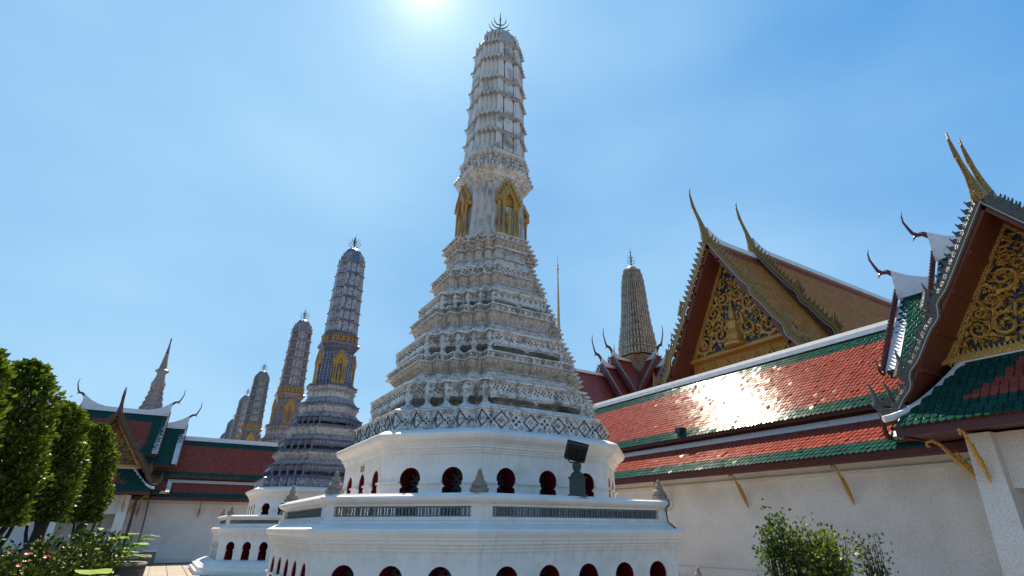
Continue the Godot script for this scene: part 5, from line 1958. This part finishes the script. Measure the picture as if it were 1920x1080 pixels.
func make_prangs() -> void:
	var slim := [0.77, 0.75, 0.735, 0.715, 0.70, 0.675, 0.64]
	var white := {"detail": 2, "base": mats.white_paint, "mosaic": mats.mosaic, "relief": mats.relief, "ledge": mats.ledge, "dark": mats.dark_inlay, "storey": mats.stucco_petal, "petal": mats.stucco_petal, "petal_back": mats.petal_gap_shade, "bead": mats.mosaic, "gold": mats.gold_worn, "gold_old": mats.gold_worn, "bearer": mats.relief, "finial": mats.iron, "tower": slim, "plaque": true}
	prang("prang", "tall white prang with stained mosaic tiers on a white octagonal terrace", Vector3(5.671, 0, -11.14), white)
	var sets := [
		["deep blue and white tiled prang with gilded niches", Vector3(5.75, 0, -28.3), 1, "blue", Color(0.15, 0.17, 0.26), Color(0.72, 0.72, 0.72), Color(0.42, 0.42, 0.45), 1.0],
		["pinkish mauve prang standing behind the blue tiled one", Vector3(5.68, 0, -41.8), 0, "mauve", Color(0.30, 0.25, 0.265), Color(0.56, 0.52, 0.52), Color(0.45, 0.41, 0.41), 1.08],
		["slate grey prang half hidden behind the mauve one", Vector3(5.20, 0, -59.3), 0, "slate", Color(0.20, 0.22, 0.22), Color(0.42, 0.44, 0.44), Color(0.29, 0.31, 0.32), 1.1],
		["pale grey prang whose dome shows left of the slate one", Vector3(5.15, 0, -72.0), 0, "ash", Color(0.28, 0.26, 0.27), Color(0.46, 0.45, 0.46), Color(0.38, 0.37, 0.38), 1.15],
		["lavender prang dome peeping over the far gallery ridge", Vector3(5.45, 0, -90.0), 0, "lavender", Color(0.22, 0.22, 0.28), Color(0.44, 0.44, 0.50), Color(0.30, 0.30, 0.37), 1.2],
		["last small prang dome barely above the far gallery ridge", Vector3(5.6, 0, -104.0), 0, "dusk", Color(0.22, 0.21, 0.26), Color(0.42, 0.42, 0.47), Color(0.30, 0.29, 0.35), 1.2],
	]
	for s in sets:
		var k: String = s[3]
		var main := mat(k + "_tile", s[4], 0.35, "mould", 0.8, "flecks", 2.5)
		var pale := mat(k + "_pale", s[5], 0.4, "mould", 0.9, "flecks", 3.0)
		var mid := mat(k + "_mid", s[6], 0.4, "mould", 0.7, "flecks", 2.2)
		var w := []
		for e in slim:
			w.append(e * (s[7] if s[7] < 1.05 else lerpf(1.0, s[7], 0.6)))
		var P := {"detail": s[2], "base": mats.white_paint, "mosaic": main, "relief": pale, "ledge": mid, "dark": pale, "storey": main, "petal": mid, "petal_back": main, "bead": pale, "gold": mats.gold, "gold_old": mats.gold_old, "bearer": mats.gold_old, "finial": mats.iron, "tower": w}
		prang("prang", s[0], s[1], P)

func make_details() -> void:
	var n := 0
	for c in [[Vector3(5.671, 2.085, -11.14), "carved stone bud on a terrace corner of the white prang"], [Vector3(5.75, 2.085, -28.3), "carved stone bud on a terrace corner of the blue prang"]]:
		for e in [[-3.5, 1.82], [-3.5, -1.82], [-1.82, -3.5], [1.82, -3.5], [3.5, -1.82], [3.5, 1.82], [-1.82, 3.5], [1.82, 3.5]]:
			stone_finial(c[0] + Vector3(e[0], 0, -e[1]), 0.84, c[1])
	stone_finial(Vector3(10.4, 0.42, -9.6), 1.0, "carved stone bud on a low post before the gallery wall")
	box_part(self, "stone_post", mats.carved_stone, Vector3(10.25, 0, -9.75), Vector3(10.55, 0.42, -9.45))
	tag(get_node("stone_post"), "low square stone post before the long gallery wall", "post")
	var pipe := MB.new()
	pipe.tube([Vector3(1.80, 2.08, 3.74), Vector3(1.80, 2.0, 3.75), Vector3(1.81, 1.93, 3.64), Vector3(1.82, 1.72, 3.66), Vector3(1.84, 1.62, 3.80)], [0.012, 0.012, 0.012, 0.012, 0.012], 5)
	part(pipe, "conduit", mats.black_metal, get_node("prang"))
	floodlight()
	roof_lamp()
	for q in [0, 1, 2, 3]:
		var u := Vector3(cos(q * PI / 2), 0, -sin(q * PI / 2))
		if q in [2, 3]:
			statue(Vector3(5.671, 8.23, -11.14) + u * 0.93, q * PI / 2 + PI / 2, "small gilded standing statue in a niche of the white prang", 1.15)
			statue(Vector3(5.75, 8.23, -28.3) + u * 0.93, q * PI / 2 + PI / 2, "small gilded standing statue in a niche of the blue prang", 1.15)
	var t := thing("drainpipe", "dark drainpipe running down the pier of the far gate", "pipe", Vector3(-1.33, 0, -34.2))
	var mb := MB.new()
	mb.tube([Vector3(0, 3.1, -0.3), Vector3(0, 3.0, 0), Vector3(0, 0.05, 0)], [0.06, 0.06, 0.06], 8)
	part(mb, "pipe", mats.black_metal, t)
	for y in [0.8, 1.7, 2.6]:
		box_part(t, "clamp", mats.black_metal, Vector3(-0.08, y, -0.14), Vector3(0.08, y + 0.05, 0.07))
	t = thing("cable", "black cable hanging down the far gallery wall", "cable", Vector3(-0.88, 0, -35.9))
	mb = MB.new()
	mb.tube([Vector3(0.02, 2.86, 0), Vector3(0.05, 2.2, 0.03), Vector3(0.06, 1.4, 0.05), Vector3(0.04, 0.9, 0.08), Vector3(-0.12, 0.45, 0.3)], [0.025, 0.025, 0.025, 0.025, 0.025], 5)
	part(mb, "cord", mats.black_metal, t)
	t = thing("utility_box", "low grey metal box at the foot of the far gallery wall", "box", Vector3(-0.3, 0, -33.6))
	box_part(t, "cabinet", mat("grey_metal", Color(0.10, 0.105, 0.115), 0.5), Vector3(-0.35, 0, -0.5), Vector3(0.35, 0.58, 0.0))
	box_part(t, "lid", mats.wall_paint, Vector3(-0.38, 0.58, -0.53), Vector3(0.38, 0.62, 0.03))

func make_plants() -> void:
	clipped_tree("shortest clipped columnar tree in front of the far gate porch", Vector3(-1.76, 0.1, -19.42), 4.10, 1.75, 0.46, 8000, 21, Vector3(-0.30, 0, 0))
	clipped_tree("narrow clipped columnar tree between the tallest and the shortest one", Vector3(-2.10, 0.1, -15.87), 4.05, 1.75, 0.44, 8000, 22, Vector3(-0.28, 0, 0))
	clipped_tree("broad clipped columnar tree with gaps of sky in its top", Vector3(-2.34, 0.1, -12.8), 4.20, 1.65, 0.50, 8500, 23, Vector3(-0.28, 0, 0))
	clipped_tree("bright green clipped tree at the end of the row with loose top twigs", Vector3(-2.60, 0.1, -10.26), 3.85, 1.6, 0.40, 8000, 24, Vector3(-0.1, 0, 0))
	var d := Color(0.02, 0.04, 0.008)
	var b := Color(0.20, 0.22, 0.03)
	var sh := shrub("flowering_shrub", "leafy shrub with small red flowers under the clipped trees", Vector3(-1.25, 0.1, -8.5), Vector3(0.72, 1.24, 0.6), 9000, 31, 0.062, d, b, 120, 0.25)
	flowers(sh, Vector3(0.6, 1.2, 0.5), 26)
	sh = shrub("flowering_shrub", "taller leafy shrub with red flowers beside the planters", Vector3(-0.82, 0.1, -9.2), Vector3(0.42, 1.40, 0.4), 5000, 32, 0.062, d, b, 80, 0.25)
	flowers(sh, Vector3(0.35, 1.35, 0.35), 10)
	shrub("undergrowth", "dark green undergrowth round the tree trunks", Vector3(-2.0, 0.1, -14.5), Vector3(1.0, 1.05, 3.0), 6000, 33, 0.09, Color(0.018, 0.04, 0.014), Color(0.05, 0.09, 0.03), 150, 0.4)
	planter("dark round water jar with lily leaves nearer the shrub", Vector3(-0.40, 0.16, -10.0), 0.31, 0.98, 41, 5)
	planter("dark round water jar with lily leaves nearer the far gate", Vector3(-0.36, 0.16, -11.2), 0.30, 1.02, 42, 6)
	var ta := thing("taro_plant", "taro plant with one large bright green leaf", "plant", Vector3(-0.42, 0.1, -6.1))
	var lm: Material = mats.lily_leaf
	broad_leaf(ta, Vector3(0, 0, 0), Vector3(0.02, 1.19, 0.05), 0.15, lm)
	broad_leaf(ta, Vector3(0.05, 0, 0), Vector3(0.14, 1.13, -0.1), 0.09, lm)
	broad_leaf(ta, Vector3(-0.05, 0, 0.05), Vector3(-0.55, 1.14, 0.0), 0.10, lm)
	var bush := shrub("bush", "twiggy bush with small bright leaves before the long gallery wall", Vector3(6.72, 0.0, -4.30), Vector3(0.36, 1.56, 0.36), 6500, 35, 0.052, Color(0.05, 0.07, 0.02), Color(0.30, 0.32, 0.08), 130, 0.22)
	shrub("bush", "thin dark bush standing at the side of the twiggy one", Vector3(7.12, 0.0, -3.86), Vector3(0.16, 1.56, 0.16), 700, 36, 0.045, Color(0.025, 0.035, 0.016), Color(0.08, 0.10, 0.04), 22, 0.3)
	shrub("bush", "taller leafy sprig rising from the near edge of the twiggy bush", Vector3(6.42, 0.0, -4.62), Vector3(0.15, 1.80, 0.15), 1500, 37, 0.052, Color(0.035, 0.06, 0.018), Color(0.16, 0.22, 0.05), 30, 0.2)

func flowers(t: Node3D, size: Vector3, count: int) -> void:
	var fm := mat("flower_red", Color(0.45, 0.05, 0.045), 0.5)
	if not shared.has("bloom"):
		var mb := MB.new()
		for k in 5:
			var a := TAU * k / 5
			var u := Vector3(cos(a), 0.25, sin(a)) * 0.028
			var v := Vector3(-sin(a), 0, cos(a)) * 0.013
			mb.tri(Vector3.ZERO, u - v, u + v)
		shared["bloom"] = mb.mesh()
	for k in count:
		var a := rng.randf() * TAU
		var r := sqrt(rng.randf())
		put(shared["bloom"], "blossom", fm, t, Transform3D(Basis(Vector3.RIGHT, rng.randf() * 1.4), Vector3(cos(a) * r * size.x, size.y * rng.randf_range(0.8, 1.05), sin(a) * r * size.z)))
